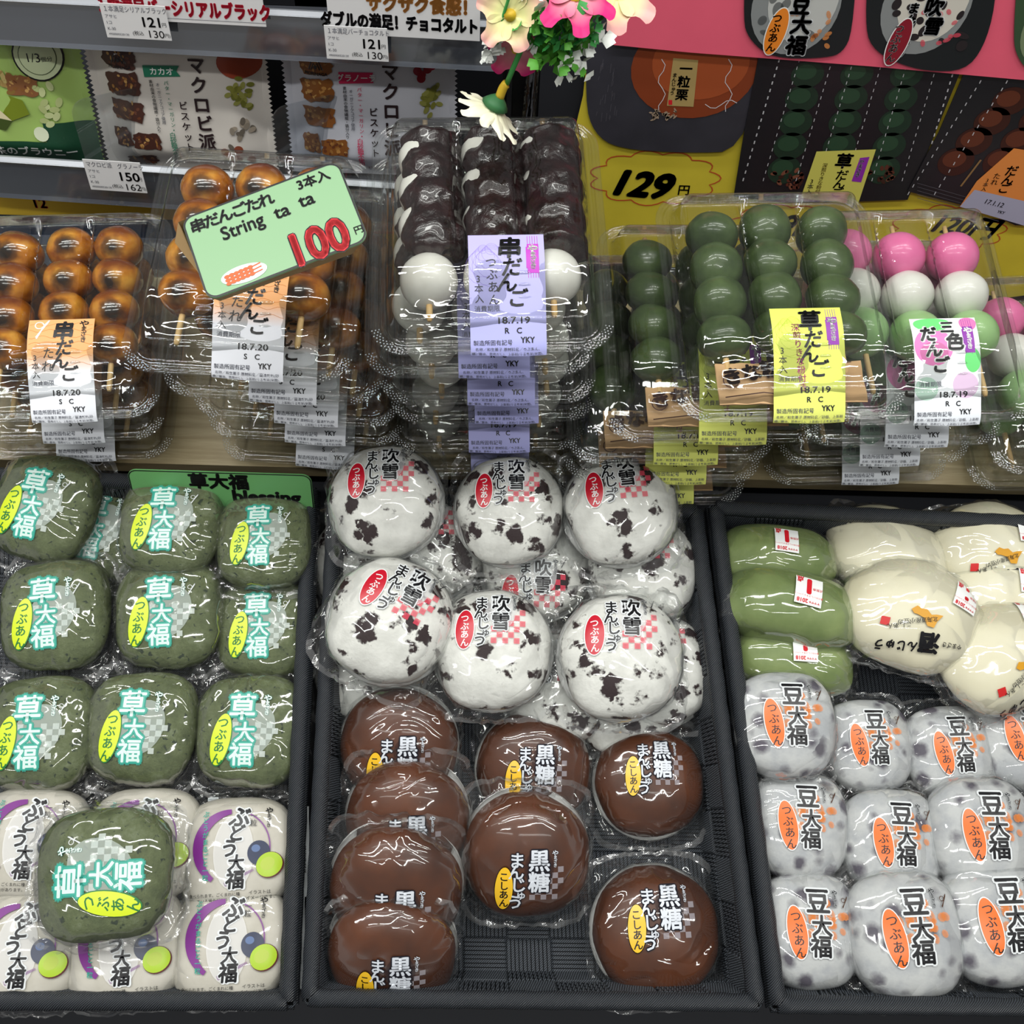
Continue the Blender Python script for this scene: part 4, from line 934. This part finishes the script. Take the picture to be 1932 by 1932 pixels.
# snack bags leaning on the lower shelf
def bag(px0, px1, pyb, hgt, base, label, fn, gr='snack bags on the lower shelf'):
    zb = .1315; yb_ = LA.y + .020
    p = ony(px0, pyb, yb_); q = ony(px1, pyb, yb_); w_ = (q - p).length
    rot = Matrix.Rotation(math.atan2(q.y - p.y, q.x - p.x), 3, 'Z') @ Matrix.Rotation(R(-9), 3, 'X')
    c_ = (p + q) / 2; c_.z = zb
    o = empty('snack_bag', c_, rot, label=label, cat='snack bag', group=gr)
    def f(sgn):
        def g(u, v):
            x = (u - .5) * w_; z = v * hgt; e = min(u, 1 - u) * w_; k = sst(.004, .03, e) * sst(.0, .02, min(z, hgt - z))
            zz = .0005 * math.sin(u * 160) if e < .006 else 0
            return (x + (.0012 * (1 if int(v * 60) % 2 else -1) if e < .0005 else 0), sgn * (.010 * k + zz) + .0012 * noise.noise(Vector((x * 40, z * 40, sgn))) , z)
        return g
    m = MB(); bm_ = flat(base, .28, .6); m.grid(30, 61, f(-1), bm_); m.grid(30, 61, lambda u, v: f(1)(1 - u, v), bm_); body = m.build('bag', o)
    P = Print(); fn(P, w_*1000, hgt*1000)
    def mp(x, y, ly): 
        g = f(-1)(min(.999, max(0.001, x / w_ + .5)), min(.999, max(.001, y / hgt))); return (x, g[1] - .0008 - .00014 * ly, y)
    meshobj('bag_print', P.mesh('bag_print', mp), body)
def nugget(P, x, y, a, b, dark, rnd, k=14, light='#8A5A2E'):
    fr_ = lambda t: 1 / max(abs(math.cos(t)), abs(math.sin(t))) * .86 * (1 + .07 * math.sin(t * 7 + x) + .05 * math.sin(t * 13 + y))
    P.ell(x, y, a, b, flat(dark, .45), 2, rnd * 20 - 10, 3, 28, fr_)
    for i in range(k): P.ell(x + random.uniform(-.7, .7) * a, y + random.uniform(-.7, .7) * b, random.uniform(.6, 2.2), random.uniform(.5, 1.6), flat(random.choice([light, '#A0703A', '#6A3A22', '#C69A5A']), .45), 3, random.random() * 180, 1, 8)
def seeds(P, x, y, n, cols, sz):
    for i in range(n): P.ell(x + random.gauss(0, sz * 1.3), y + random.gauss(0, sz * 2), sz, sz * .62, flat(random.choice(cols), .45), 2 + i % 3, random.random() * 180, 2, 12)
def logo(P, x, y):
    P.poly([(x - 6, y + 2), (x - 3, y + 9), (x + 3, y + 9), (x + 6, y + 2)], flat('#ECECEE', .4), 4)
    for k in (-1, 1):
        P.stroke([(x + k * 5.4, y + 2), (x + k * 2.6, y + 9)], .9, INK, 5); P.stroke([(x + k * 3.4, y + 2), (x + k * 1.2, y + 7)], .9, INK, 5)
    P.ell(x, y + 4.2, 1.3, 1.6, INK, 5, 0, 1, 10); P.text('MORINAGA', x, y - 1, 3.4, INK, 5, .03)
def macro(sub, scol, dark, light, berries):
    def fn(P, W, H):
        ok = lambda v: v
        for x, y, a, b in ((-.30, .82, .11, .09), (-.30, .635, .11, .09), (-.30, .45, .105, .08), (-.36, .25, .06, .08), (-.22, .23, .09, .07), (-.28, .07, .10, .045)): nugget(P, x*W, y*H, a*W, b*H, dark, random.random(), 22, light)
        logo(P, -.30*W, .76*H)
        for i, c_ in enumerate('マクロビ派'): P.text(c_, .125*W, (.78 - i * .135)*H, .125*H, flat('#2A1A1E', .45), 3, .03)
        for i, c_ in enumerate('ビスケット'): P.text(c_, .02*W, (.50 - i * .075)*H, .065*H, flat('#2A1A1E', .45), 3, .02)
        P.poly([(-.17*W, .77*H), (.03*W, .77*H), (.01*W, .735*H), (.03*W, .70*H), (-.17*W, .69*H)], flat(scol, .45), 2); P.text(sub, -.07*W, .732*H, .055*H, WHITE, 3, .02)
        for i, c_ in enumerate('バター・マーガリン・白砂糖不使用'): P.text(c_, -.055*W - (.0 if i < 10 else .012*W), (.655 - i * .037)*H, (.034 if i < 9 else .046)*H, flat(scol, .45), 3, .01)
        P.vtext('オーガニックココア使用', -.105*W, .64*H, .028*H, GREY, 3, .01); P.vtext('素材由来の食物繊維・鉄分入り', -.14*W, .66*H, .028*H, INK, 3, .01)
        if berries: 
            for i in range(9): P.ell((.32 + random.uniform(-.07, .07))*W, (.80 + random.uniform(-.08, .07))*H, 3.4, 3.4, flat(random.choice(['#A8203A', '#8A1228']), .3), 2 + i % 2, 0, 2, 14)
        else: P.ell(.36*W, .80*H, .12*W, .11*H, flat('#A0452E', .4), 2)
        seeds(P, .35*W, .58*H, 26, ['#8A8A3C', '#74762E', '#9A9A50'], 3.0); seeds(P, .33*W, .34*H, 12, ['#8C8274', '#6A6258', '#A29686'], 3.2)
        if not berries:
            for x, y in ((.22, .17), (.30, .19), (.29, .12), (.36, .10), (.25, .10)): P.ell(x*W, y*H, 3.6, 3.4, flat('#8A4630', .4), 4, 0, 2, 14)
        P.text('187kcal（1袋あたり）', .08*W, .065*H, 3.6, flat('#7A5A4A', .5), 3, .0)
    return fn
bag(203, 522, 302, .113, '#DAD4CC', 'beige biscuit bag with cocoa biscuits, second from the left on the shelf', macro('カカオ', '#1F7A5C', '#4A2A22', '#6A4030', False))
bag(555, 860, 335, .113, '#D0D2DC', 'grey-white biscuit bag with granola biscuits and berries, beside the dark gap', macro('グラノーラ', '#D0285A', '#8A5426', '#C08A4A', True))
def brownie(P, W, H):
    P.rect(-.5*W, 2, .5*W, .20*H, flat('#1F4A34', .4), 2, 8, 2); P.rect(.22*W, .20*H, .5*W, .34*H, flat('#1F4A34', .4), 2, 4, 2)
    P.text('抹茶のブラウニー', .10*W, .12*H, .085*H, WHITE, 4, .02)
    P.ell(.28*W, .80*H, .135*W, .135*W, INK, 3, 0, 2, 30); P.ell(.28*W, .80*H, .125*W, .125*W, flat('#D6E4B8', .4), 4, 0, 2, 30); P.ell(.28*W, .80*H, .10*W, .10*W, flat('#5A6A48', .4), 5, 0, 2, 30); P.ell(.28*W, .80*H, .095*W, .095*W, flat('#D6E4B8', .4), 6, 0, 2, 30)
    P.text('1/3', .26*W, .80*H, .085*H, INK, 7, 0); P.text('個分', .33*W, .785*H, .035*H, INK, 7, 0)
    P.poly([(-.5*W, .72*H), (.14*W, .50*H), (.16*W, .40*H), (.05*W, .35*H), (-.5*W, .48*H)], flat('#7A8A22', .4), 3)
    P.poly([(-.5*W, .56*H), (.0*W, .42*H), (.05*W, .35*H), (-.5*W, .44*H)], flat('#E6DCB4', .4), 4); P.poly([(-.5*W, .44*H), (.05*W, .35*H), (.0*W, .28*H), (-.5*W, .36*H)], flat('#3E4E1C', .4), 4)
    for i in range(40): P.ell(random.uniform(-.42, .16)*W, random.uniform(.55, .68)*H, random.uniform(2, 7), random.uniform(1, 3), flat(random.choice(['#8A6A34', '#A88A50', '#C4B070']), .45), 2, random.random() * 180, 2, 10)
    nugget(P, .16*W, .60*H, .10*W, .08*H, '#8A5A36', .3, 16); P.ell(-.35*W, .27*H, .14*W, .07*H, flat('#6F8A2A', .4), 5)
    seeds(P, .27*W, .45*H, 12, ['#B8C484', '#CAD49A'], 4); P.ell(.20*W, .26*H, 6, 6, flat('#E4ECCC', .4), 6, 0, 2, 16)
    for k in range(10): P.rect((-.42 + k * .09)*W, .70*H, (-.40 + k * .09)*W, .97*H, inkhalf('#C6DC90', .3), 1, 1, 6)
bag(-125, 192, 290, .113, '#A9C96C', 'green matcha brownie bag cut by the left edge', brownie)
# clear dividers on the lower shelf
for px, py, lab in ((196, 290, 'clear rounded shelf divider left of the beige biscuit bag'), (540, 318, 'clear rounded shelf divider between the two biscuit bags')):
    q = onz(px, py, .1315); m = MB(); m.prism([(x + .03, y + .035) for x, y in rrect(.06, .07, .012, 5)], -.0008, .0008, clearmat('divider_plastic', 1.0, .04, 10, 0, '#F4F6F8', .02, .03), lambda v: Vector((v.z, v.x, v.y)))
    dv = m.build('shelf_divider'); dv.location = (q.x, LA.y - .004, .1316); dv.rotation_euler = (0, 0, R(-62)); props(dv, lab, 'shelf divider', 'clear shelf dividers')
# goods seen under the lower shelf
m = MB(); q = onz(120, 380, .10); m.box((0, .03, .047), (.30, .05, .094), flat('#31435E', .45)); m.box((0, .004, .03), (.26, .003, .05), flat('#8A93A6', .45)); b_ = m.build('low_carton'); b_.location = (q.x, LA.y + .02, .0006); props(b_, 'dark blue carton in the shade under the lower shelf', 'box')
o = empty('price_strip', (q.x - .02, LA.y + .014, .085), label='yellow strip with red 12 hanging below the lower shelf', cat='price sign')
m = MB(); m.box((.03, 0, .010), (.36, .001, .022), flat('#D8B83A', .5)); s_ = m.build('strip', o); P = Print(); P.text('12', -2, 12, 13, RED2, 1, .04); P.text('12', 120, 12, 13, RED2, 1, .04); meshobj('strip_print', P.mesh('strip_print', xz_map(-.0006)), s_)
q = onz(700, 560, .05)
o = empty('snack_packet', (q.x, q.y + .03, .0006), Matrix.Rotation(R(-12), 3, 'X'), label='yellow and orange packet standing between the soy-glazed and bean-paste stacks', cat='snack bag')
m = MB(); m.grid(12, 16, lambda u, v: ((u - .5) * .05, -.009 * math.sin(math.pi * u) * math.sin(math.pi * v), v * .10), flat('#E8C22A', .3, .6)); m.grid(12, 16, lambda u, v: ((.5 - u) * .05, .009 * math.sin(math.pi * u) * math.sin(math.pi * v), v * .10), flat('#E8C22A', .3, .6)); s_ = m.build('packet', o)
P = Print(); P.rect(-24, 84, 24, 96, flat('#E8602A', .35), 2, 6, 1); P.rect(-20, 56, -4, 64, flat('#C4202A', .35), 2, 2, 1); P.rect(-24, 20, 24, 38, flat('#F2A02A', .35), 2, 6, 1); P.text('BEEF', 6, 60, 7, INK, 3, .04)
P.items = [i_ for i_ in P.items if i_[2] is not INK]
meshobj('packet_print', P.mesh('packet_print', lambda x, y, ly: (x, -.009 * math.sin(math.pi * (x / .05 + .5)) * math.sin(math.pi * min(1, y / .1)) - .0004 - .0001 * ly, y)), s_)

# ---------------------------------------------------------------- posters at the right
YP = LA.y + .004
def yp(px, py, off=0): p = ony(px, py, YP - off); return (p.x * 1000, p.z * 1000)
YELP = flat('#D9C63C', .45, .4, var=.05); PNKP = flat('#F0637C', .45, .4, var=.03); BLKP = flat('#37363E', .35, .5, var=.15); BLK2 = flat('#1B1A1E', .35, .5); BLK3 = flat('#56545C', .35, .5, var=.2)
def sheet(name, pts, off, mat_, label, prints, cat='poster', thick=.0008, grp=None, bend=0.0):
    o = empty(name, (0, YP - off, 0), label=label, cat=cat); 
    if grp: o['group'] = grp
    P0 = [yp(a, b, off) for a, b in pts]
    for _ in range({'photo_cutout': 2 if 'chestnut' in label else 0, 'bun_photo': 2}.get(name, 0)):
        P0 = [(a[0] * (1-t) + b[0] * t, a[1] * (1-t) + b[1] * t) for a, b in zip(P0, P0[1:] + P0[:1]) for t in (.25, .75)]
    m = MB(); m.prism([(x * .001, z * .001) for x, z in P0], 0, thick, mat_, lambda v: Vector((v.x, -v.z, v.y))); s_ = m.build('paper_sheet', o)
    P = Print(); prints(P, off); 
    if P.items: meshobj('printed_picture', P.mesh('poster_print', lambda x, y, ly: (x, -thick - .0001 * ly, y)), s_)
    return o
def burst(P, cx, cy, rx, ry, off, n=11):
    pts = []
    for k in range(n):
        for j in range(6):
            a = 2 * math.pi * (k + j / 6) / n; rr_ = 1 - .16 * math.sin(math.pi * j / 6); rr_ = .86 + .14 * abs(math.cos(math.pi * (j / 6)))
            pts.append(yp(cx + rx * rr_ * math.cos(a), cy + ry * rr_ * math.sin(a), off))
    P.stroke(pts, 1.1, flat('#C4542A', .5), 2, True)
def ptxt(P, t, px, py, szpx, mat_, off, ly=4, bold=.03, rot=0, sx=1, skew=0, vert=False, step=.95):
    x, y = yp(px, py, off); x2, _ = yp(px + 100, py, off); s_ = (x2 - x) / 100
    (P.vtext(t, x, y, szpx * s_, mat_, ly, bold, step) if vert else P.text(t, x, y, szpx * s_, mat_, ly, bold, rot, sx, skew=skew)); return s_
def pr_yel(P, off):
    burst(P, 1235, 335, 125, 52, off); ptxt(P, '129', 1213, 345, 74, INK, off, 4, .05, -4, 1.05, .25); ptxt(P, '円', 1290, 357, 24, INK, off, 4, .02)
    burst(P, 1790, 430, 110, 45, off); ptxt(P, '120円', 1822, 425, 52, INK, off, 4, .04, -6, 1, .3)
    burst(P, 1480, 430, 110, 46, off); ptxt(P, '129円', 1490, 420, 56, INK, off, 4, .04, -4, 1, .25)
sheet('yellow_poster', [(1125, -60), (1100, 180), (1040, 430), (1135, 492), (1480, 520), (1700, 540), (1905, 560), (2050, 540), (2100, -60)], 0, YELP, 'yellow paper poster with handwritten black prices behind the green packs', pr_yel)
def pe(P, px, py, a, b, mat_, off, ly=2, rot=0, fr=lambda t: 1):
    x, y = yp(px, py, off); x2, _ = yp(px + 100, py, off); s_ = (x2 - x) / 100; _, y2 = yp(px, py + 100, off); sy = (y - y2) / 100
    P.ell(x, y, a * s_, b * sy, mat_, ly, rot, 4, 30, fr)
def pr_manju(P, off):
    pe(P, 1310, 130, 120, 92, flat('#8A3F22', .4), off, 2); pe(P, 1322, 118, 92, 68, flat('#A8512C', .4), off, 3)
    P.poly([yp(*q_, off) for q_ in ((1270, 108), (1317, 112), (1308, 200), (1258, 198))], flat('#B49A62', .4), 4)
    ptxt(P, '一粒栗', 1294, 128, 25, INK, off, 6, .03, vert=True, step=1.05); ptxt(P, 'まんじゅう', 1273, 140, 9.5, INK, off, 6, .02, vert=True); P.poly([yp(*q_, off) for q_ in ((1261, 187), (1268, 187), (1268, 196), (1261, 196))], RED2, 5)
    for sx_ in (1248, 1374):
        P.stroke([yp(sx_ + 7 * math.sin(k * 1.3), 110 + k * 11, off) for k in range(10)], .55, inkhalf('#E8E6EA', .8), 5)
    for k in range(30): pe(P, 1225 + random.random() * 50, 205 + random.random() * 20, random.uniform(2, 6), 1.5, flat('#A8927C', .4), off, 5, random.random() * 180)
    P.stroke([yp(1330 + k * 10, 195 + 8 * math.sin(k), off) for k in range(7)], .6, inkhalf('#E8E6EA', .8), 5)
    for k in range(26): x_ = 1125 + random.random() * 40; y_ = 110 + random.random() * 120; P.stroke([yp(x_, y_, off), yp(x_ - 2, y_ + random.uniform(6, 20), off)], .35, BLK3, 2)
def pr_dango(kind_):
    cols = {'g': ('#1E3326', '#2A4732'), 't': ('#3A1A12', '#5E2E1C')}[kind_]
    def fn(P, off):
        if kind_ == 'g':
            for j, x0 in enumerate((1535, 1628, 1722)):
                for i in range(5):
                    px = x0 - i * 11 - 12; py = 140 + i * 45; pe(P, px, py, 31, 25, flat(cols[0], .4), off, 2); pe(P, px - 3, py - 5, 20, 14, flat(cols[1], .4), off, 3)
            for x0 in (1470, 1508, 1570, 1610, 1665, 1713, 1770, 1805):
                for k in range(17):
                    px, py = x0 - k * 4.2, 110 + k * 14; P.stroke([yp(px, py, off), yp(px - 1.6, py + 6, off)], 1.0 if x0 in (1470, 1805) else .6, inkhalf('#D8D8DC', .75), 5)
            P.poly([yp(*q_, off) for q_ in ((1540, 284), (1652, 280), (1618, 384), (1510, 372))], flat('#D2CE62', .4), 6)
            ptxt(P, '草', 1592, 302, 33, INK, off, 8, .04); ptxt(P, 'だんご', 1588, 328, 24, INK, off, 8, .02, vert=True, step=.8); ptxt(P, '深煎りきな粉付き', 1556, 310, 10, flat('#8A6A2A', .5), off, 8, .01, vert=True); ptxt(P, '3本入', 1531, 340, 12, INK, off, 8, .01, vert=True)
            P.poly([yp(*q_, off) for q_ in ((1622, 296), (1640, 294), (1624, 342), (1606, 340))], PURP, 7); ptxt(P, 'やまざき', 1625, 303, 10, WHITE, off, 9, .03, vert=True)
            for x0, y0 in ((1487, 335), (1655, 325)):
                for k in range(22): pe(P, x0 + random.uniform(-28, 28), y0 + random.uniform(-16, 18), random.uniform(3, 9), 3, flat(random.choice(['#5A2E22', '#7A4A38', '#3A2018']), .4), off, 4, random.random() * 180)
        else:
            for j, x0 in enumerate((1905, 1990)):
                for i in range(4): px = x0 - i * 34; py = 190 + i * 38; pe(P, px, py, 34, 26, flat(cols[0], .4), off, 2); pe(P, px - 3, py - 5, 22, 15, flat(cols[1], .4), off, 3)
            P.stroke([yp(1850, 300, off), yp(1812, 350, off)], 1.6, flat('#8A6A42', .4), 4)
            for x0 in (1850, 1900):
                for k in range(16): px, py = x0 - k * 9, 150 + k * 14; P.stroke([yp(px, py, off), yp(px - 3, py + 6, off)], .8, inkhalf('#D8D8DC', .7), 5)
            P.poly([yp(*q_, off) for q_ in ((1912, 278), (1990, 290), (1932, 420), (1810, 388), (1842, 340))], flat('#E08A42', .4), 6)
            P.poly([yp(*q_, off) for q_ in ((1838, 356), (1960, 384), (1932, 424), (1810, 388))], flat('#A8A8BE', .4), 7)
            ptxt(P, 'だんご', 1908, 320, 24, INK, off, 9, .02, vert=True, step=.8); ptxt(P, 'たれ', 1880, 330, 14, INK, off, 9, .01, vert=True); ptxt(P, '3本入', 1862, 338, 10, INK, off, 9, .01, vert=True)
            ptxt(P, '17.1.12', 1875, 381, 14, INK, off, 9, .01, -12); ptxt(P, 'YKY', 1888, 398, 8, INK, off, 9, .02, -12)
            for r_ in range(5): P.stroke([yp(1730 + k * 14, 372 - 7 * r_ + k * 4, off) for k in range(12)], .4, BLK3, 3)
    return fn
sheet('photo_cutout', [(1112, -40), (1103, 190), (1120, 250), (1165, 280), (1300, 288), (1400, 284), (1440, 100), (1450, -40)], .0018, BLKP, 'dark photo cutout of a chestnut bun pasted on the yellow poster', pr_manju, grp='photo cutouts on the yellow poster')
sheet('photo_cutout', [(1450, -40), (1432, 100), (1400, 270), (1384, 370), (1480, 382), (1600, 380), (1712, 376), (1760, 260), (1830, 90), (1850, -40)], .0030, BLK2, 'dark photo cutout of green dumplings pasted on the yellow poster', pr_dango('g'), grp='photo cutouts on the yellow poster')
sheet('photo_cutout', [(1850, -40), (1830, 110), (1770, 250), (1712, 360), (1760, 372), (1850, 395), (1915, 424), (2050, 430), (2100, -40)], .0042, BLK2, 'dark photo cutout of soy-glazed dumplings at the right edge of the yellow poster', pr_dango('t'), grp='photo cutouts on the yellow poster')
o = sheet('pink_poster', [(1170, -120), (1153, 74), (1158, 84), (1300, 98), (1640, 124), (1932, 150), (2100, 162), (2100, -120)], .0056, PNKP, 'pink paper poster above the yellow one', lambda P, off: None)
def pr_bun(cx, ttl, kana, seal, blob, dark):
    def fn(P, off):
        pe(P, cx - 4, 10, 84, 92, flat('#8C9090', .4), off, 1); pe(P, cx + 10, 0, 66, 78, flat('#C6C8C4' if not dark else '#D8D4C8', .4), off, 2)
        for k in range(12 if not dark else 22): pe(P, cx + random.uniform(-70, 80), random.uniform(-30, 95), random.uniform(6, 16), random.uniform(4, 11), flat('#2A2426', .4) if dark else inkhalf('#4A4E50', .5), off, 3, random.random() * 180)
        for k in range(12): pe(P, cx + 20 + random.uniform(-35, 40), 60 + random.uniform(-40, 30), random.uniform(4, 9), 4, inkhalf(blob, .6), off, 4, random.random() * 180)
        if not dark:
            for c_, x_, y_ in (('豆', 5, 8), ('大', 5, 45), ('福', -4, 84)): ptxt(P, c_, cx + x_, y_, 40, HAZE2, off, 5, .09); ptxt(P, c_, cx + x_, y_, 40, INK, off, 6, .04)
        else:
            for c_, x_, y_ in (('吹', 10, 12), ('雪', 8, 48)): ptxt(P, c_, cx + x_, y_, 36, HAZE2, off, 5, .09); ptxt(P, c_, cx + x_, y_, 36, INK, off, 6, .04)
            ptxt(P, 'まんじゅう', cx - 28, 14, 23, HAZE2, off, 5, .09, vert=True); ptxt(P, 'まんじゅう', cx - 28, 14, 23, INK, off, 6, .03, vert=True)
        pe(P, cx - 42 - 16 * dark, 58 + 20 * dark, 20, 45, WHITE, off, 7, -8); pe(P, cx - 42 - 16 * dark, 58 + 20 * dark, 18, 43, flat(seal, .4), off, 8, -8); ptxt(P, 'つぶあん', cx - 40 - 16 * dark, 32 + 20 * dark, 20, WHITE if dark else INK, off, 10, .02, vert=True)
    return fn
sheet('bun_photo', [(1408, -95), (1402, 40), (1412, 70), (1440, 98), (1480, 110), (1560, 108), (1590, 98), (1608, 60), (1618, -95)], .0070, flat('#1C2022', .4), 'round photo cutout of a bean rice cake on the pink poster', pr_bun(1506, '豆大福', '', '#F08A2A', '#E89858', 0), grp='bun photo cutouts on the pink poster')
sheet('bun_photo', [(1640, -95), (1632, 40), (1642, 88), (1690, 118), (1750, 134), (1820, 132), (1855, 90), (1878, 10), (1880, -95)], .0070, flat('#1C2022', .4), 'round photo cutout of a speckled bun on the pink poster', pr_bun(1752, '吹雪', '', '#8A1A2A', '#E8586A', 1), grp='bun photo cutouts on the pink poster')
sheet('bun_photo', [(1920, -60), (1912, 60), (1915, 100), (1940, 136), (2040, 140), (2060, -40)], .0070, flat('#3A5238', .4), 'green photo cutout cut off by the right edge of the pink poster', lambda P, off: pe(P, 1985, 50, 55, 70, flat('#7A8A68', .4), off, 1), grp='bun photo cutouts on the pink poster')
# shelf upright and wrinkled black plastic left of the poster
m = MB(); q = ony(1010, 230, YP + .03); m.box((0, 0, .20), (.055, .02, .40), flat('#0E0E11', .4, .4)); m.box((-.022, -.011, .20), (.004, .003, .40), flat('#26262A', .3, .5)); u_ = m.build('shelf_upright'); u_.location = (q.x, YP + .045, .0006); props(u_, 'black upright post of the shelves behind the flowers', 'post')
m = MB(); q = ony(1075, 300, YP)
m.grid(24, 20, lambda u, v: (-.03 + .055 * u - .018 * (1 - v), .004 * math.sin(u * 22 + v * 2) + .003 * noise.noise(Vector((u * 9, v * 3, 0))), v * .40), clearmat('black_film', 1.2, .12, 30, .4, '#3A3A40', .02, .35, hazecol='#202026')); u_ = m.build('plastic_drape'); u_.location = (q.x, YP + .012, .0006); props(u_, 'wrinkled dark plastic sheet hanging at the left edge of the yellow poster', 'plastic sheet')

# ---------------------------------------------------------------- artificial flowers
FY = .61
def fp(px, py, dy=0): return ony(px, py, FY + dy)
o = empty('flower_spray', fp(1010, -60), label='artificial flower spray with pink, white and cream blossoms hanging over the packs', cat='artificial flowers')
inv = Vector(o.location)
GS = flat('#3E9A4A', .5); GS2 = flat('#5FAE3C', .5, var=.2); YS = flat('#DDB832', .5)
def petal_mat(name, c1, c2, r0, r1):
    t = NT(name); b = t.bsdf(None, .55, 0, .3); tc = t.n('ShaderNodeTexCoord'); ln = t.n('ShaderNodeVectorMath', operation='LENGTH'); t.l(tc, 'Object', ln, 0)
    r = t.ramp([(0, hx(c1)), (1, hx(c2))]); mr = t.n('ShaderNodeMapRange'); mr.inputs[1].default_value = r0; mr.inputs[2].default_value = r1; t.l(ln, 'Value', mr, 0); t.l(mr, 0, r, 0); t.l(r, 0, b, 'Base Color'); return t.m
PM = {'cream': petal_mat('cream_petal', '#F4F0A8', '#F1B4AE', .008, .020), 'white': petal_mat('pale_petal', '#F6F2C8', '#F4F0D8', .0, .02), 'pink': petal_mat('pink_petal', '#EFA0A8', '#D8287A', .004, .018)}
def flower(c, nrm, n, L, wd, pm, cup, centre, name='blossom'):
    z = nrm.normalized(); x = z.orthogonal().normalized(); y = z.cross(x); rot = Matrix((x, y, z)).transposed()
    f = MB(); f.tube([(0, 0, -.002), (0, 0, .0015)], [.003, .0035], centre, 12); fo = f.build(name, o); fo.matrix_local = Matrix.Translation(c - inv) @ rot.to_4x4()
    for k in range(n):
        a = 2 * math.pi * k / n + random.uniform(-.1, .1); l_ = L * random.uniform(.88, 1.08); m = MB(); sd = random.random() * 9
        m.grid(9, 10, lambda u, v: (lambda w_, r_: ((r_ * math.cos(a) - w_ * math.sin(a)), (r_ * math.sin(a) + w_ * math.cos(a)), cup * (r_ / L) ** 1.3 * L + .10 * L * abs(2*u-1)**2 * math.sin(v * 3.1) + .06 * L * noise.noise(Vector((u*3, v*3, sd)))))((u - .5) * wd * math.sin(min(1, .12 + v * 1.25) * math.pi * .80) * 1.1, .002 + l_ * v * (1 - .10 * abs(2*u-1)**3)), pm)
        pt_ = m.mesh('petal'); pt_.materials[0] = pm
        meshobj('petal', pt_, fo)
    return fo
def stem(a, b, r, m_, name='stem', mid=None):
    m = MB(); A, B = a - inv, b - inv; M_ = (A + B) / 2 + Vector((0, 0, .004)) if mid is None else mid - inv
    m.tube([A.lerp(M_, t / 5).lerp(M_.lerp(B, t / 5), t / 5) for t in range(6)], r, m_, 8); return m.build(name, o)
h0 = fp(946, 178); dn = (fp(915, 215) - fp(960, 150)).normalized()
stem(fp(1025, 10), fp(956, 158), .0016, GS); stem(fp(956, 158), fp(942, 186), .0028, YS, 'flower_socket')
m = MB(); m.tube([fp(942, 182) - inv, fp(938, 190) - inv, fp(934, 198) - inv], [.003, .006, .0085], flat('#3E7A4A', .5), 12); m.build('sepal', o)
flower(fp(933, 199), dn + Vector((0, -.12, 0)), 10, .021, .0105, PM['white'], .34, YS)
flower(fp(963, 28), Vector((-.15, -.9, .35)), 5, .020, .015, PM['cream'], .15, YS)
flower(fp(975, 90, .012), Vector((.2, -.9, -.2)), 5, .018, .015, PM['pink'], .2, YS)
flower(fp(1085, -6), Vector((.1, -.45, .9)), 6, .021, .015, PM['pink'], -.15, YS)
flower(fp(1165, -12, .02), Vector((.1, -.6, .9)), 5, .022, .018, PM['cream'], -.1, YS)
WB = flat('#F1F4EE', .55)
def sprig(px, py, n, sp, mat_, name, sz):
    m = MB(); c = fp(px, py) - inv
    for i in range(n):
        q_ = c + Vector((random.uniform(-sp, sp), random.uniform(-sp, sp) * .6, random.uniform(-sp, sp))); a = Vector((random.uniform(-1, 1), random.uniform(-1, 0), random.uniform(-1, 1))).normalized()
        b = a.orthogonal().normalized(); s_ = sz * random.uniform(.7, 1.2)
        m.add([q_ - a*s_*.3, q_ + b*s_*.7 + a*s_*.3, q_ + a*s_ + b*s_*.25, q_ + a*s_*.8, q_ + a*s_ - b*s_*.25, q_ - b*s_*.7 + a*s_*.3, q_ + a.cross(b)*s_*.3], [(0, 1, 6), (1, 2, 6), (2, 3, 6), (3, 4, 6), (4, 5, 6), (5, 0, 6)], mat_, True)
    props(m.build(name, o), kind='stuff')
sprig(932, 90, 12, .007, WB, 'small_white_blossoms', .0055); sprig(1085, 118, 14, .009, WB, 'small_white_blossoms', .0055); sprig(1115, 75, 10, .008, WB, 'small_white_blossoms', .0065); sprig(1020, 5, 10, .009, WB, 'small_white_blossoms', .0060); sprig(1004, 88, 3, .003, WB, 'small_white_blossoms', .004)
sprig(1060, 70, 90, .017, GS2, 'leaf_sprig', .0058); sprig(1050, 45, 40, .012, GS, 'leaf_sprig', .0055); sprig(950, 62, 10, .007, GS, 'leaf_sprig', .005); sprig(1110, 45, 14, .008, GS, 'leaf_sprig', .005)
stem(fp(1010, -60), fp(1055, 95), .0012, GS); stem(fp(1010, -60), fp(1085, 118), .0009, GS); stem(fp(980, -60), fp(932, 90), .0009, GS); stem(fp(1010, -60), fp(975, 88), .0010, GS); stem(fp(1040, -60), fp(1115, 75), .0009, GS)

e_ = UA + UR @ Vector((UL - .004, .02, .034)); stem(fp(1010, -60), e_, .0014, GS); stem(fp(980, -60), e_ + Vector((-.004, 0, 0)), .0012, GS); stem(fp(1040, -60), e_, .0012, GS)
a_ = ony(1010, 300, YP + .012).x; m = MB(); m.box(((a_ + 1.1) / 2, YP + .012, .30), (1.1 - a_, .014, .60), flat('#26272C', .5, .3)); props(m.build('display_board'), 'dark board behind the yellow and pink posters', 'board')
